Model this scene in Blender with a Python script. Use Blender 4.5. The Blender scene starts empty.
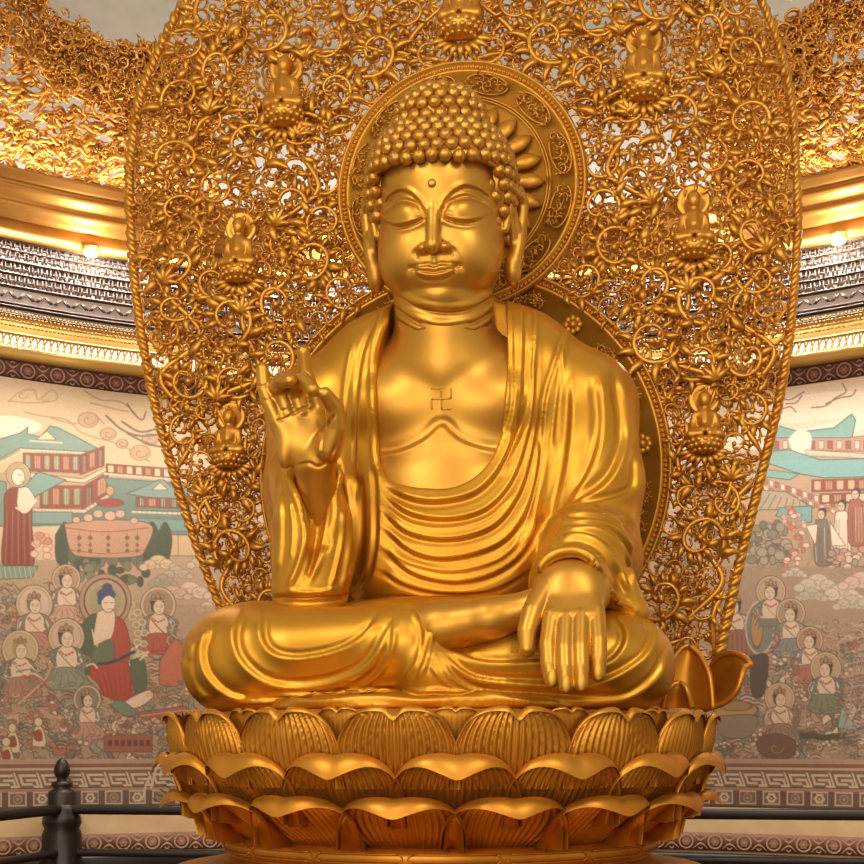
import bpy, math, random
import numpy as np
from math import sin, cos, pi, sqrt, atan2
# ---------------------------------------------------------------- units
# everything is authored in "px units": 1 unit = U metres, X right, Y away, Z up (0 = eye level)
U = 1.0/200.0
F = 1300.0; PSI = math.radians(8.2); HOR = 745.0; CX = 432.0
DV = np.array([-sin(PSI), cos(PSI), 0.0]); RV = np.array([cos(PSI), sin(PSI), 0.0])
CAM = -1300.0*DV - 8.0*RV
SC = bpy.context.scene
COL = SC.collection

def proj(P):
    Q = P - CAM
    w = Q @ DV
    return CX + F*(Q @ RV)/w, HOR - F*P[..., 2]/w, w

def W(px, py, Y):
    """photo pixel -> point on the plane at depth Y"""
    d = DV + RV*((px-CX)/F) + np.array([0, 0, 1.0])*((HOR-py)/F)
    t = (Y - CAM[1])/d[1]
    p = CAM + d*t
    return np.array([p[0], Y, p[2]])

# ---------------------------------------------------------------- mesh objects
def obj(name, verts, faces, mat, parent=None, smooth=True, cols=None):
    me = bpy.data.meshes.new(name)
    V = np.asarray(verts, dtype=np.float32)*U
    if isinstance(faces, np.ndarray):
        n, k = faces.shape
        me.vertices.add(len(V)); me.vertices.foreach_set('co', V.ravel())
        me.loops.add(n*k); me.loops.foreach_set('vertex_index', faces.astype(np.int32).ravel())
        me.polygons.add(n)
        me.polygons.foreach_set('loop_start', np.arange(0, n*k, k, dtype=np.int32))
        me.update(calc_edges=True)
    else:
        me.from_pydata(V.tolist(), [], faces)
    me.validate()
    if smooth:
        me.polygons.foreach_set('use_smooth', np.ones(len(me.polygons), dtype=bool))
    if cols is not None:
        a = me.color_attributes.new('Pigment', 'FLOAT_COLOR', 'POINT')
        c = np.ones((len(V), 4), dtype=np.float32); c[:, :3] = cols
        a.data.foreach_set('color', c.ravel())
    if mat is not None: me.materials.append(mat)
    me.update()
    o = bpy.data.objects.new(name, me); COL.objects.link(o)
    if parent is not None: o.parent = parent
    return o

def origin_to(o, p):
    """move the object's origin to point p (px units) keeping the mesh where it is"""
    p = np.asarray(p, float)*U
    me = o.data
    co = np.empty(len(me.vertices)*3, dtype=np.float32); me.vertices.foreach_get('co', co)
    co = co.reshape(-1, 3) - p.astype(np.float32)
    me.vertices.foreach_set('co', co.ravel()); me.update()
    o.location = p
    return o

def thing(name, label, cat, loc=(0, 0, 0), group=None):
    o = bpy.data.objects.new(name, None); COL.objects.link(o)
    o.empty_display_size = 0.1
    o['label'] = label; o['category'] = cat
    if group: o['group'] = group
    return o

def tag(o, label, cat, group=None):
    o['label'] = label; o['category'] = cat
    if group: o['group'] = group
    return o

class MB:
    """collects pieces of one mesh"""
    def __init__(s): s.v = []; s.q = []; s.n = 0
    def add(s, v, q):
        v = np.asarray(v, float).reshape(-1, 3); q = np.asarray(q, int).reshape(-1, 4)
        s.v.append(v); s.q.append(q + s.n); s.n += len(v)
    def grid(s, P, closeu=False, closev=False):
        """P: (n,m,3) grid"""
        n, m = P.shape[:2]
        idx = np.arange(n*m).reshape(n, m)
        a = np.concatenate([idx, idx[:1]], 0) if closeu else idx
        a = np.concatenate([a, a[:, :1]], 1) if closev else a
        q = np.stack([a[:-1, :-1], a[1:, :-1], a[1:, 1:], a[:-1, 1:]], -1).reshape(-1, 4)
        s.add(P.reshape(-1, 3), q)
    def tube(s, pts, rad, k=6, up=(0, 1, 0), flat=1.0):
        """swept tube; rad scalar or per point; flat scales the thickness along up"""
        pts = np.asarray(pts, float); n = len(pts)
        rad = np.broadcast_to(np.asarray(rad, float), (n,))
        t = np.gradient(pts, axis=0); t /= np.linalg.norm(t, axis=1)[:, None]+1e-9
        up = np.broadcast_to(np.asarray(up, float), (n, 3))
        b = np.cross(t, up); b /= np.linalg.norm(b, axis=1)[:, None]+1e-9
        c = np.cross(b, t)
        an = np.arange(k)*2*pi/k
        P = pts[:, None, :] + rad[:, None, None]*(np.cos(an)[None, :, None]*b[:, None, :] + flat*np.sin(an)[None, :, None]*c[:, None, :])
        P = np.concatenate([pts[0]+(P[:1]-pts[0])*.02, P, pts[-1]+(P[-1:]-pts[-1])*.02])
        s.grid(P, closev=True)
    def box(s, c, h, ax=None):
        c = np.asarray(c, float); h = np.asarray(h, float)
        A = np.eye(3) if ax is None else np.asarray(ax, float)
        sg = np.array([[x, y, z] for x in (-1, 1) for y in (-1, 1) for z in (-1, 1)], float)
        v = c + (sg*h) @ A
        s.add(v, [[0, 1, 3, 2], [4, 6, 7, 5], [0, 4, 5, 1], [2, 3, 7, 6], [0, 2, 6, 4], [1, 5, 7, 3]])
    def ball(s, c, r, n=8, m=6, ax=None):
        r = np.broadcast_to(np.asarray(r, float), (3,))
        A = np.eye(3) if ax is None else np.asarray(ax, float)
        th = np.linspace(0, pi, m+1)[:, None]; ph = (np.arange(n)*2*pi/n)[None, :]
        P = np.stack([np.sin(th)*np.cos(ph), np.sin(th)*np.sin(ph), np.cos(th)+0*ph], -1)*r
        s.grid(np.asarray(c, float) + P @ A, closev=True)
    def lathe(s, prof, n=64, c=(0, 0, 0), fn=None):
        prof = np.asarray(prof, float)
        an = np.arange(n)*2*pi/n
        P = np.stack([prof[:, 0][:, None]*np.sin(an), -prof[:, 0][:, None]*np.cos(an), prof[:, 1][:, None]+0*an], -1)
        s.grid(P + np.asarray(c, float), closev=True)
    def build(s, name, mat, parent=None, smooth=True):
        return obj(name, np.concatenate(s.v), np.concatenate(s.q), mat, parent, smooth)

def smooth_poly(pts, n):
    """Catmull-Rom through pts -> n samples"""
    p = np.asarray(pts, float)
    if len(p) == 2:
        t = np.linspace(0, 1, n)[:, None]; return p[0]*(1-t)+p[1]*t
    e = np.concatenate([[2*p[0]-p[1]], p, [2*p[-1]-p[-2]]])
    m = len(p)-1
    u = np.linspace(0, m-1e-6, n); i = u.astype(int); t = (u-i)[:, None]
    a, b, c, d = e[i], e[i+1], e[i+2], e[i+3]
    return 0.5*((2*b)+(-a+c)*t+(2*a-5*b+4*c-d)*t*t+(-a+3*b-3*c+d)*t**3)

# ---------------------------------------------------------------- implicit surfaces
def smin(a, b, k):
    h = np.maximum(k-np.abs(a-b), 0)/k
    return np.minimum(a, b) - h*h*k*0.25
def smax(a, b, k): return -smin(-a, -b, k)
def cap(p, a, b, ra, rb):
    a = np.asarray(a, float); b = np.asarray(b, float)
    ab = b-a
    t = np.clip(((p-a) @ ab)/(ab @ ab), 0, 1)
    return np.linalg.norm(p-a-t[:, None]*ab, axis=1) - (ra+(rb-ra)*t)
def chain(p, pts, rad, k=0):
    d = None
    for i in range(len(pts)-1):
        e = cap(p, pts[i], pts[i+1], rad[i], rad[i+1])
        d = e if d is None else (smin(d, e, k) if k else np.minimum(d, e))
    return d
def ell(p, c, r, n=2.0):
    r = np.asarray(r, float)
    q = np.abs((p-np.asarray(c, float))/r)
    if n == 2.0:
        k0 = np.linalg.norm(q, axis=1); k1 = np.linalg.norm(q/r, axis=1)+1e-9
        return k0*(k0-1)/k1
    g = (q**n).sum(1)**(1/n)
    return (g-1)*r.min()
NB = [(0,0,0),(1,0,0),(0,1,0),(1,1,0),(0,0,1),(1,0,1),(0,1,1),(1,1,1)]
EDG = [(0,1),(2,3),(4,5),(6,7),(0,2),(1,3),(4,6),(5,7),(0,4),(1,5),(2,6),(3,7)]
def surfnet(f, lo, hi, h, cb=6, slack=2.2):
    """naive surface nets of f(points)->distance inside a box, evaluated only near the surface"""
    lo = np.asarray(lo, float); hi = np.asarray(hi, float)
    nb = np.ceil((hi-lo)/(h*cb)).astype(int)
    n = nb*cb
    bs = h*cb
    ci = np.stack(np.meshgrid(*[np.arange(k) for k in nb], indexing='ij'), -1).reshape(-1, 3)
    cc = lo + (ci+0.5)*bs - 0.5*h
    vals = f(cc)
    act = np.abs(vals) < bs*0.87*slack
    grid = np.repeat(np.repeat(np.repeat(np.where(vals < 0, -bs, bs).astype(np.float32).reshape(nb), cb, 0), cb, 1), cb, 2)
    a = ci[act]
    loc = np.stack(np.meshgrid(*[np.arange(cb)]*3, indexing='ij'), -1).reshape(-1, 3)
    step = max(1, 400000//len(loc))
    for s in range(0, len(a), step):
        ii = (a[s:s+step, None, :]*cb + loc[None]).reshape(-1, 3)
        grid[ii[:, 0], ii[:, 1], ii[:, 2]] = f(lo + ii*h)
    ins = grid < 0
    cnt = np.zeros(tuple(n-1), dtype=np.int8)
    for o in NB:
        cnt += ins[o[0]:n[0]-1+o[0], o[1]:n[1]-1+o[1], o[2]:n[2]-1+o[2]]
    cells = np.argwhere((cnt > 0) & (cnt < 8))
    cv = np.stack([grid[cells[:, 0]+o[0], cells[:, 1]+o[1], cells[:, 2]+o[2]] for o in NB], 1)
    acc = np.zeros((len(cells), 3)); num = np.zeros(len(cells))
    nbf = np.array(NB, float)
    for i, j in EDG:
        m = (cv[:, i] < 0) != (cv[:, j] < 0)
        t = cv[m, i]/(cv[m, i]-cv[m, j])
        acc[m] += nbf[i] + t[:, None]*(nbf[j]-nbf[i]); num[m] += 1
    V = lo + (cells + acc/num[:, None])*h
    idm = np.full(tuple(n-1), -1, dtype=np.int32)
    idm[cells[:, 0], cells[:, 1], cells[:, 2]] = np.arange(len(cells))
    Q = []
    for ax in range(3):
        b, c = [(1, 2), (2, 0), (0, 1)][ax]
        sl0 = [slice(None)]*3; sl1 = [slice(None)]*3
        sl0[ax] = slice(0, n[ax]-1); sl1[ax] = slice(1, n[ax])
        ch = ins[tuple(sl0)] != ins[tuple(sl1)]
        e = np.argwhere(ch)
        e = e[(e[:, b] > 0) & (e[:, c] > 0) & (e[:, b] < n[b]-1) & (e[:, c] < n[c]-1)]
        def gid(db, dc):
            q = e.copy(); q[:, b] -= db; q[:, c] -= dc
            return idm[q[:, 0], q[:, 1], q[:, 2]]
        q = np.stack([gid(1, 1), gid(0, 1), gid(0, 0), gid(1, 0)], 1)
        flip = ~ins[e[:, 0], e[:, 1], e[:, 2]]
        q[flip] = q[flip][:, ::-1]
        Q.append(q)
    Q = np.concatenate(Q); Q = Q[(Q >= 0).all(1)]
    return V, Q
def vnormals(V, Q):
    a, b, c, d = V[Q[:, 0]], V[Q[:, 1]], V[Q[:, 2]], V[Q[:, 3]]
    fn = np.cross(c-a, d-b)
    N = np.zeros_like(V)
    for k in range(4):
        for j in range(3):
            N[:, j] += np.bincount(Q[:, k], fn[:, j], len(V))
    return N/(np.linalg.norm(N, axis=1)[:, None]+1e-9)
def relax(V, Q, it=2, lam=0.5):
    for _ in range(it):
        S = np.zeros_like(V); C = np.zeros(len(V))
        for k in range(4):
            for kk in ((k+1) % 4, (k+3) % 4):
                C += np.bincount(Q[:, k], minlength=len(V))
                for j in range(3): S[:, j] += np.bincount(Q[:, k], V[Q[:, kk], j], len(V))
        V = V + lam*(S/np.maximum(C, 1)[:, None]-V)
    return V
def poly_dist(X, Y, pts, n=60):
    """signed distance (left of travel = +) and parameter 0..1 to a smooth curve"""
    p = smooth_poly(pts, n)
    D = np.full(len(X), 1e9); S = np.ones(len(X)); T = np.zeros(len(X))
    a = p[:-1]; d = p[1:]-p[:-1]; L = (d*d).sum(1)+1e-9
    for i in range(len(a)):
        rx = X-a[i, 0]; ry = Y-a[i, 1]
        t = np.clip((rx*d[i, 0]+ry*d[i, 1])/L[i], 0, 1)
        ex = rx-t*d[i, 0]; ey = ry-t*d[i, 1]
        q = ex*ex+ey*ey
        m = q < D
        D[m] = q[m]; S[m] = np.sign(d[i, 0]*ry[m]-d[i, 1]*rx[m]); T[m] = (i+t[m])/len(a)
    return np.sqrt(D)*np.where(S == 0, 1, S), T
def sst(a, b, x):
    t = np.clip((x-a)/(b-a), 0, 1); return t*t*(3-2*t)
def fold_disp(V, N, folds):
    """height of drapery folds at every vertex; the curves are drawn over the front of the cloth"""
    px, py, w = proj(V)
    view = CAM - V; view /= np.linalg.norm(view, axis=1)[:, None]
    fac = sst(0.02, 0.3, (view*N).sum(1))
    H = np.zeros(len(V))
    for kind, wd, h, pts in folds:
        p = np.asarray(pts, float)
        R = wd*2.2+1
        m = np.where((px > p[:, 0].min()-R) & (px < p[:, 0].max()+R) & (py > p[:, 1].min()-R) & (py < p[:, 1].max()+R) & (fac > 0))[0]
        if len(m) == 0: continue
        d, t = poly_dist(px[m], py[m], p)
        endf = sst(0, .12, t)*sst(0, .12, 1-t)*0.85 + .15
        if kind == 'R':
            g = h*np.clip(1-(d/wd)**2, 0, 1)**2
        elif kind == 'G':
            g = -h*np.clip(1-(d/wd)**2, 0, 1)**2
        elif kind in ('L', 'K'):           # cloth overlap: high on one side, sharp drop on the other
            s = d if kind == 'L' else -d
            up = np.clip(1-s/(wd*2.0), 0, 1)**2*np.clip((s+wd*.25)/(wd*.5), 0, 1)
            dn = np.clip(1-((s+wd*.45)/(wd*.6))**2, 0, 1)**2
            g = h*up - 0.45*h*dn
        elif kind == 'E':                  # plateau edge: everything on the left within wd*2 is raised
            g = h*np.clip((d+1.2)/2.4, 0, 1)*np.clip(1-(d-wd)/(wd), 0, 1)
        # fade beyond the ends of the curve
        a = p[0]; b = p[-1]
        H[m] += g*endf
    return H*fac

# ---------------------------------------------------------------- materials
def new_mat(name):
    m = bpy.data.materials.new(name); m.use_nodes = True
    nt = m.node_tree; b = nt.nodes['Principled BSDF']
    return m, nt, b
def setin(b, name, v):
    if name in b.inputs: b.inputs[name].default_value = v
def rgb(r, g, b):
    f = lambda c: (c/255/12.92 if c/255 <= .04045 else ((c/255+.055)/1.055)**2.4)
    return (f(r), f(g), f(b), 1.0)
def node(nt, t, **kw):
    n = nt.nodes.new(t)
    for k, v in kw.items(): setattr(n, k, v)
    return n
def gold(name, c1, c2, rough, metal=1.0, nscale=6.0, bump=.0, rv=.06):
    m, nt, b = new_mat(name)
    tc = node(nt, 'ShaderNodeTexCoord')
    no = node(nt, 'ShaderNodeTexNoise'); no.inputs['Scale'].default_value = nscale; no.inputs['Detail'].default_value = 5
    nt.links.new(tc.outputs['Object'], no.inputs['Vector'])
    mx = node(nt, 'ShaderNodeMix', data_type='RGBA')
    mx.inputs[6].default_value = c1; mx.inputs[7].default_value = c2
    rmp = node(nt, 'ShaderNodeMapRange'); rmp.inputs[1].default_value = .3; rmp.inputs[2].default_value = .7
    nt.links.new(no.outputs['Fac'], rmp.inputs[0]); nt.links.new(rmp.outputs[0], mx.inputs[0])
    nt.links.new(mx.outputs[2], b.inputs['Base Color'])
    r2 = node(nt, 'ShaderNodeMapRange'); r2.inputs[3].default_value = rough-rv; r2.inputs[4].default_value = rough+rv
    nt.links.new(no.outputs['Fac'], r2.inputs[0]); nt.links.new(r2.outputs[0], b.inputs['Roughness'])
    b.inputs['Metallic'].default_value = metal
    setin(b, 'Coat Weight', .12); setin(b, 'Coat Roughness', .35)
    if bump:
        n2 = node(nt, 'ShaderNodeTexNoise'); n2.inputs['Scale'].default_value = nscale*9; n2.inputs['Detail'].default_value = 3
        nt.links.new(tc.outputs['Object'], n2.inputs['Vector'])
        bp = node(nt, 'ShaderNodeBump'); bp.inputs['Strength'].default_value = bump; bp.inputs['Distance'].default_value = .02
        nt.links.new(n2.outputs['Fac'], bp.inputs['Height']); nt.links.new(bp.outputs[0], b.inputs['Normal'])
    return m
def plain(name, c1, c2, rough, metal=0.0, nscale=8.0):
    return gold(name, c1, c2, rough, metal, nscale)
M = {}
M['body'] = gold('satin_gold_paint', rgb(208, 158, 66), rgb(198, 145, 54), .42, .8, 3)
M['robe'] = gold('burnished_gold_paint', rgb(214, 161, 54), rgb(203, 147, 44), .41, .8, 3)
M['hair'] = gold('deep_gold_paint', rgb(204, 154, 70), rgb(192, 140, 56), .41, .8, 3)
M['lotus'] = gold('amber_gold_paint', rgb(212, 152, 54), rgb(198, 132, 40), .43, .8, 4)
M['vine'] = gold('carved_gold_leaf', rgb(216, 164, 70), rgb(200, 138, 50), .43, .8, 6)
M['disc'] = gold('flat_gold_leaf', rgb(210, 155, 58), rgb(196, 138, 46), .45, .75, 4)
M['bright'] = gold('bright_gilding', rgb(232, 184, 96), rgb(214, 158, 66), .32, .9, 8)
# ================================================================ THE SEATED STATUE
SEAT = 30.0
buddha = thing('buddha_statue', 'large golden seated statue with raised right hand on the lotus throne', 'statue')
# ---------------------------------------------------------------- head (local frame: x, forward f, up u)
TH = math.radians(14)
EF = np.array([0, -cos(TH), -sin(TH)]); EU = np.array([0, -sin(TH), cos(TH)])
EYE = W(437.5, 217, -46)
HC = np.array([0, EYE[1], EYE[2]]) - 62*EF
def tohead(p):
    q = p-HC
    return np.stack([q[:, 0], q @ EF, q @ EU], 1)
def fromhead(q):
    q = np.asarray(q, float)
    return HC + q[..., 0:1]*np.array([1.0, 0, 0]) + q[..., 1:2]*EF + q[..., 2:3]*EU
def sd_head(p):
    q = tohead(p); q[:, 0] = np.abs(q[:, 0])
    d = ell(q, (0, -10, 32), (65, 76, 74))
    d = smin(d, ell(q, (0, 2, -14), (62.5, 62, 77), 2.12), 14)
    d = smin(d, ell(q, (27, 30, -34), (32, 32, 34)), 16)       # cheeks
    d = smin(d, ell(q, (0, 44, -72), (25, 19, 15)), 14)        # chin
    d = smin(d, ell(q, (0, 20, -78), (40, 34, 14)), 10)        # under the chin
    d = smin(d, ell(q, (0, 53, -47), (25, 14, 20)), 12)        # muzzle
    # nose
    d = smin(d, chain(q, [(0, 61, 10), (0, 68, -10), (0, 76, -27)], [6.2, 7, 7.6]), 2.2)
    d = smin(d, ell(q, (10.2, 66, -28.2), (6.8, 8.5, 5.2)), 3)
    # ears
    e = chain(q, [(65, 14, -8), (68, 10, 8), (73, 0, 24), (78, -12, 30), (81, -20, 20), (79, -18, 0), (76, -10, -20), (72, -5, -36)],
              [4.5, 4.5, 5, 5.5, 6, 6.5, 7.5, 8.5], 0)
    e = smin(e, ell(q, (70.5, -4, -45), (9, 9, 16)), 4)
    e = smin(e, cap(q, (68, 2, 14), (73, -8, -26), 3.5, 4), 2)
    e = np.minimum(e, cap(q, (70, -6, 14), (75, -10, -10), 6, 5))
    e = smax(e, -ell(q, (77, 2, 10), (4.5, 10, 16)), 2)
    d = smin(d, e, 2)
    return d
NK = W(446, 318, 20)
def sd_torso(p):
    q = p.copy(); q[:, 0] = np.abs(q[:, 0])
    z0 = NK[2]
    d = cap(q, (0, 42, z0-40), (0, 22, z0+40), 53, 49)
    d = smin(d, cap(q, (0, 62, 372), (120, 72, 352), 62, 56), 20)
    d = smin(d, ell(q, (0, 75, 270), (118, 76, 150)), 20)
    d = smin(d, ell(q, (40, 40, 347), (62, 42, 42)), 12)
    d = smin(d, ell(q, (0, 58, 230), (104, 66, 90)), 10)
    return d
def sd_body(p): return smin(sd_head(p), sd_torso(p), 6)

BROW = [(7.5, 0), (9.5, 9), (18, 20), (31, 27), (44, 24.5), (56, 16)]
CRSE = [(10, 4), (17, 13), (30, 18.5), (43, 15), (54, 7)]
SLIT = [(9, 1.5), (17, -3), (30, -5.5), (43, -3), (57, 5.5)]
def face_disp(V, N):
    q = tohead(V); x = np.abs(q[:, 0]); u = q[:, 2]
    D = np.zeros(len(V))
    n_f = N @ EF
    m = np.where((q[:, 1] > 10) & (n_f > 0.05) & (u > -80) & (u < 60) & (x < 66))[0]
    xx = x[m]; uu = u[m]; d = np.zeros(len(m))
    s, t = poly_dist(xx, uu, BROW, 50)
    s = -s
    ends = sst(0, .08, t)*sst(0, .15, 1-t)
    d -= 4.2*np.clip((s+.7)/1.4, 0, 1)*np.exp(-(np.maximum(s, 0)/12)**2)*ends
    d += 1.2*np.exp(-((s+2.0)/2.2)**2)*ends
    c, t = poly_dist(xx, uu, CRSE, 50)
    c = -c
    ends = sst(0, .1, t)*sst(0, .12, 1-t)
    d -= 1.6*np.exp(-(c/1.3)**2)*ends
    d += 1.0*np.exp(-((c+2.6)/1.8)**2)*ends
    qq = np.sqrt(((xx-31.5)/23.0)**2 + ((uu-4.5)/11.5)**2)
    d += 6.8*np.sqrt(np.clip(1-qq**2, 0, 1))
    s, t = poly_dist(xx, uu, SLIT, 50)
    ends = sst(0, .1, t)*sst(0, .1, 1-t)
    d -= 2.8*np.exp(-((s+.8)/1.5)**2)*ends
    d += 1.4*np.exp(-((s-1.4)/1.5)**2)*ends
    d += 1.3*np.exp(-((s+4.2)/2.2)**2)*ends
    # lips
    for w_, h_, pts in ((2.6, 2.3, [(-6, -47.6), (0, -48.2), (6, -46.8), (13, -46.8), (18, -46.6)]),
                        (3.5, 3.0, [(-6, -52.8), (0, -53.2), (8, -52.6), (14, -50.4), (19, -47.3)]),
                        (1.3, -3.4, [(-5, -49.9), (0, -50.6), (7, -49.6), (14, -48.6), (23.5, -45.2)]),
                        (1.4, -1.4, [(-6, -43.7), (0, -44.6), (6, -42.9), (13, -43.6), (21, -43.9)]),
                        (1.8, -1.0, [(-5, -57.6), (0, -58.0), (9, -57), (15, -54), (20, -49.8)]),
                        (2.4, -1.2, [(0, -39), (0, -44)]),
                        (3.5, -1.2, [(20, -33), (25, -42), (26.5, -48)])):
        s, t = poly_dist(xx, uu, pts, 30)
        d += h_*np.exp(-(s/w_)**2)*(sst(0, .1, 1-t) if h_ > 0 else 1)
    d -= 1.3*np.exp(-((xx-24)**2+(uu+45.5)**2)/10)
    d -= 1.6*np.exp(-((uu+64)/4)**2-(xx/16)**2)
    d += 1.6*np.exp(-(((xx-1.0)**2+(uu-30)**2)/9)**2)*0
    # nostril wings
    s, t = poly_dist(xx, uu, [(9, -22), (14.5, -25), (18.8, -31), (17, -36)], 24)
    d -= 1.5*np.exp(-(s/1.4)**2)*sst(0, .2, t)
    D[m] = d
    return D
NECK = [[(397, 296), (420, 309), (446, 313), (472, 309), (496, 295)],
        [(394, 307), (418, 323), (446, 328), (476, 322), (499, 306)],
        [(394, 318), (418, 333), (447, 337.5), (476, 332), (499, 318)]]
CHEST = [('L', 11, 3.4, [(370, 456), (398, 452), (418, 444), (430, 436), (442, 426), (453, 436), (464, 443), (486, 450), (512, 452)])]
def make_body():
    mb = MB()
    V, Q = surfnet(sd_body, (-90, -80, HC[2]-112), (90, 105, HC[2]+112), 1.35)
    V = relax(V, Q, 1, .4)
    N = vnormals(V, Q)
    V = V + EF*face_disp(V, N)[:, None]
    N = vnormals(V, Q)
    H = fold_disp(V, N, [('G', 3.2, 2.6, c) for c in NECK] + [('R', 6, 1.8, [(a, b-5.5) for a, b in c]) for c in NECK])
    V = V + N*H[:, None]
    mb.add(V, Q)
    V, Q = surfnet(sd_torso, (-100, -40, 170), (100, 150, HC[2]-106), 2.0)
    V = relax(V, Q, 2, .5); N = vnormals(V, Q)
    V = V + N*fold_disp(V, N, CHEST)[:, None]
    mb.add(V, Q)
    return mb
bodymb = make_body()

# ---------------------------------------------------------------- hands and the bare shin, part of the same body
def P3(l): return [W(a, b, c) for a, b, c in l]
# raised hand, palm to the front
RH = dict(
    palm=[W(283, 422, -78), W(303, 414, -76), W(318, 412, -74), W(314, 462, -66), W(327, 446, -84)],
    pinky=P3([(277, 420, -80), (270, 404, -82), (264, 388, -82), (262.5, 369, -83)]),
    ring=P3([(289, 416, -78), (284, 402, -80), (277, 388, -84), (281, 380, -108), (290, 381, -118)]),
    middle=P3([(302, 412, -76), (297, 398, -78), (296, 386, -84), (303, 380, -106), (313, 390, -116)]),
    index=P3([(316, 410, -72), (311, 392, -68), (306, 374, -68), (303.5, 352, -76)]),
    thumb=P3([(329, 450, -84), (337, 428, -92), (335, 408, -100), (325, 394, -112)]),
    wrist=P3([(315, 466, -66), (318, 500, -48), (322, 560, -10)]))
def sd_rhand(p):
    a = RH
    d = cap(p, W(280, 424, -76), W(311, 463, -64), 11, 15)
    d = smin(d, cap(p, W(296, 419, -74), W(313, 463, -64), 11, 16), 8)
    d = smin(d, cap(p, W(314, 416, -70), W(318, 461, -64), 11, 16), 8)
    d = smin(d, cap(p, W(331, 440, -80), W(321, 459, -72), 13, 15), 6)     # thumb ball
    d = smin(d, ell(p, W(285, 446, -76), (9, 9, 22)), 8)
    d = smin(d, chain(p, a['wrist'], [19, 20, 24]), 6)
    for f, r in (('pinky', [8, 7.6, 7, 6.2]), ('ring', [8.6, 8.2, 8, 7.4, 6.4]), ('middle', [9, 8.6, 8.2, 7.6, 6.6]), ('index', [8.6, 8.2, 7.6, 6.4]), ('thumb', [12, 9.5, 8.6, 6.6])):
        d = smin(d, chain(p, a[f], r), 1.6)
    return d
LH = dict(
    f1=P3([(552, 616, -188), (548, 645, -202), (549, 665, -208), (552, 681, -210)]),
    f2=P3([(566, 618, -190), (564.5, 648, -207), (565, 668, -214), (566, 687, -216)]),
    f3=P3([(581, 617, -190), (580.5, 647, -207), (581, 667, -214), (581.5, 685, -216)]),
    f4=P3([(596, 613, -186), (598.5, 641, -202), (598.5, 660, -208), (598.5, 675, -210)]),
    th=P3([(546, 590, -168), (533, 612, -184), (527, 632, -192), (527, 649, -196)]))
def sd_lhand(p):
    d = cap(p, W(573, 572, -110), W(570, 590, -152), 27, 28)
    for x0, x1 in ((553, 553), (566, 566), (580, 580), (592, 594)):
        d = smin(d, cap(p, W(570+(x0-570)*.75, 584, -152), W(x1, 618, -188), 17, 8.6), 9)
    d = smin(d, ell(p, W(571, 592, -160), (33, 19, 26)), 8)
    for f, r in (('f1', [8.2, 7.5, 7.1, 6.2]), ('f2', [8.2, 7.5, 7.1, 6.2]), ('f3', [8.2, 7.4, 7.0, 6.1]), ('f4', [8, 7.2, 6.8, 5.9]), ('th', [12, 10, 8.6, 7.2])):
        d = smin(d, chain(p, LH[f], r), .5)
    return d
def sd_shin(p):
    d = chain(p, P3([(415, 629, -150), (440, 628, -156), (490, 619, -164), (535, 606, -166), (580, 600, -160)]), [23, 22.5, 19, 14, 13], 6)
    d = smin(d, cap(p, W(448, 610, -158), W(478, 609, -160), 8, 6), 8)
    return d
def nails():
    """thin raised finger nails"""
    mb = MB()
    for k, (x, y, Y) in (('f1', (552, 680, -217.5)), ('f2', (566, 686, -223.5)), ('f3', (581.5, 684.5, -223)), ('f4', (598.5, 674, -216.5))):
        mb.ball(W(x, y-2, Y+2.1), (4.0, 1.3, 7.2), 16, 12)
    return mb
for f, lo, hi, h, fl in ((sd_rhand, (-200, -140, 165), (-75, 20, 395), 1.25,
                      [('G', 2.2, 2.4, [(321, 460), (322, 440), (328, 424), (335, 414)]), ('G', 2, 1.8, [(276, 421), (286, 418), (300, 410), (313, 405)]),
                       ('G', 1.8, 1.2, [(262, 400), (268, 400), (273, 397)]), ('G', 1.8, 1.2, [(258, 386), (263, 386), (268, 385)]),
                       ('G', 1.8, 1.2, [(280, 411), (288, 409), (294, 404)]), ('G', 2.4, 1.6, [(296, 466), (308, 463), (318, 467), (328, 461), (338, 442)])]),
                     (sd_lhand, (75, -240, 40), (200, -70, 215), 1.25, []),
                     (sd_shin, (-60, -215, 75), (190, -110, 170), 1.8, [])):
    V, Q = surfnet(f, lo, hi, h)
    V = relax(V, Q, 2, .5); N = vnormals(V, Q)
    if fl: V = V + N*fold_disp(V, N, fl)[:, None]
    bodymb.add(V, Q)
body = bodymb.build('body', M['body'], buddha)
nl = nails().build('fingernail', M['body'], body)
# urna and the emblem on the chest
mb = MB(); mb.ball(fromhead((0, 65.5, 30)), (4.4, 3.0, 4.4), 16, 10); mb.build('forehead_dot', M['body'], buddha)
mb = MB()
ec = W(441.5, 399, 0)
def on_chest(x, z):
    y = -30.0
    for _ in range(40):
        d = sd_torso(np.array([[x, y, z]]))[0]
        if d < .05: break
        y += d*.8
    return y
def ebar(x0, z0_, x1, z1_):
    t = np.linspace(0, 1, 8)
    pts = [(ec[0]+x0+(x1-x0)*k, on_chest(ec[0]+x0+(x1-x0)*k, ec[2]+z0_+(z1_-z0_)*k)-.2, ec[2]+z0_+(z1_-z0_)*k) for k in t]
    mb.tube(np.array(pts)+np.array([0, .35, 0]), .95, 6)
e = 10.0
for seg_ in ((0, -e, 0, e), (-e, 0, e, 0), (-e, e, 0, e), (0, -e, e, -e), (e, 0, e, e), (-e, -e, -e, 0)): ebar(*seg_)
mb.build('chest_emblem', M['body'], buddha)
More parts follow.
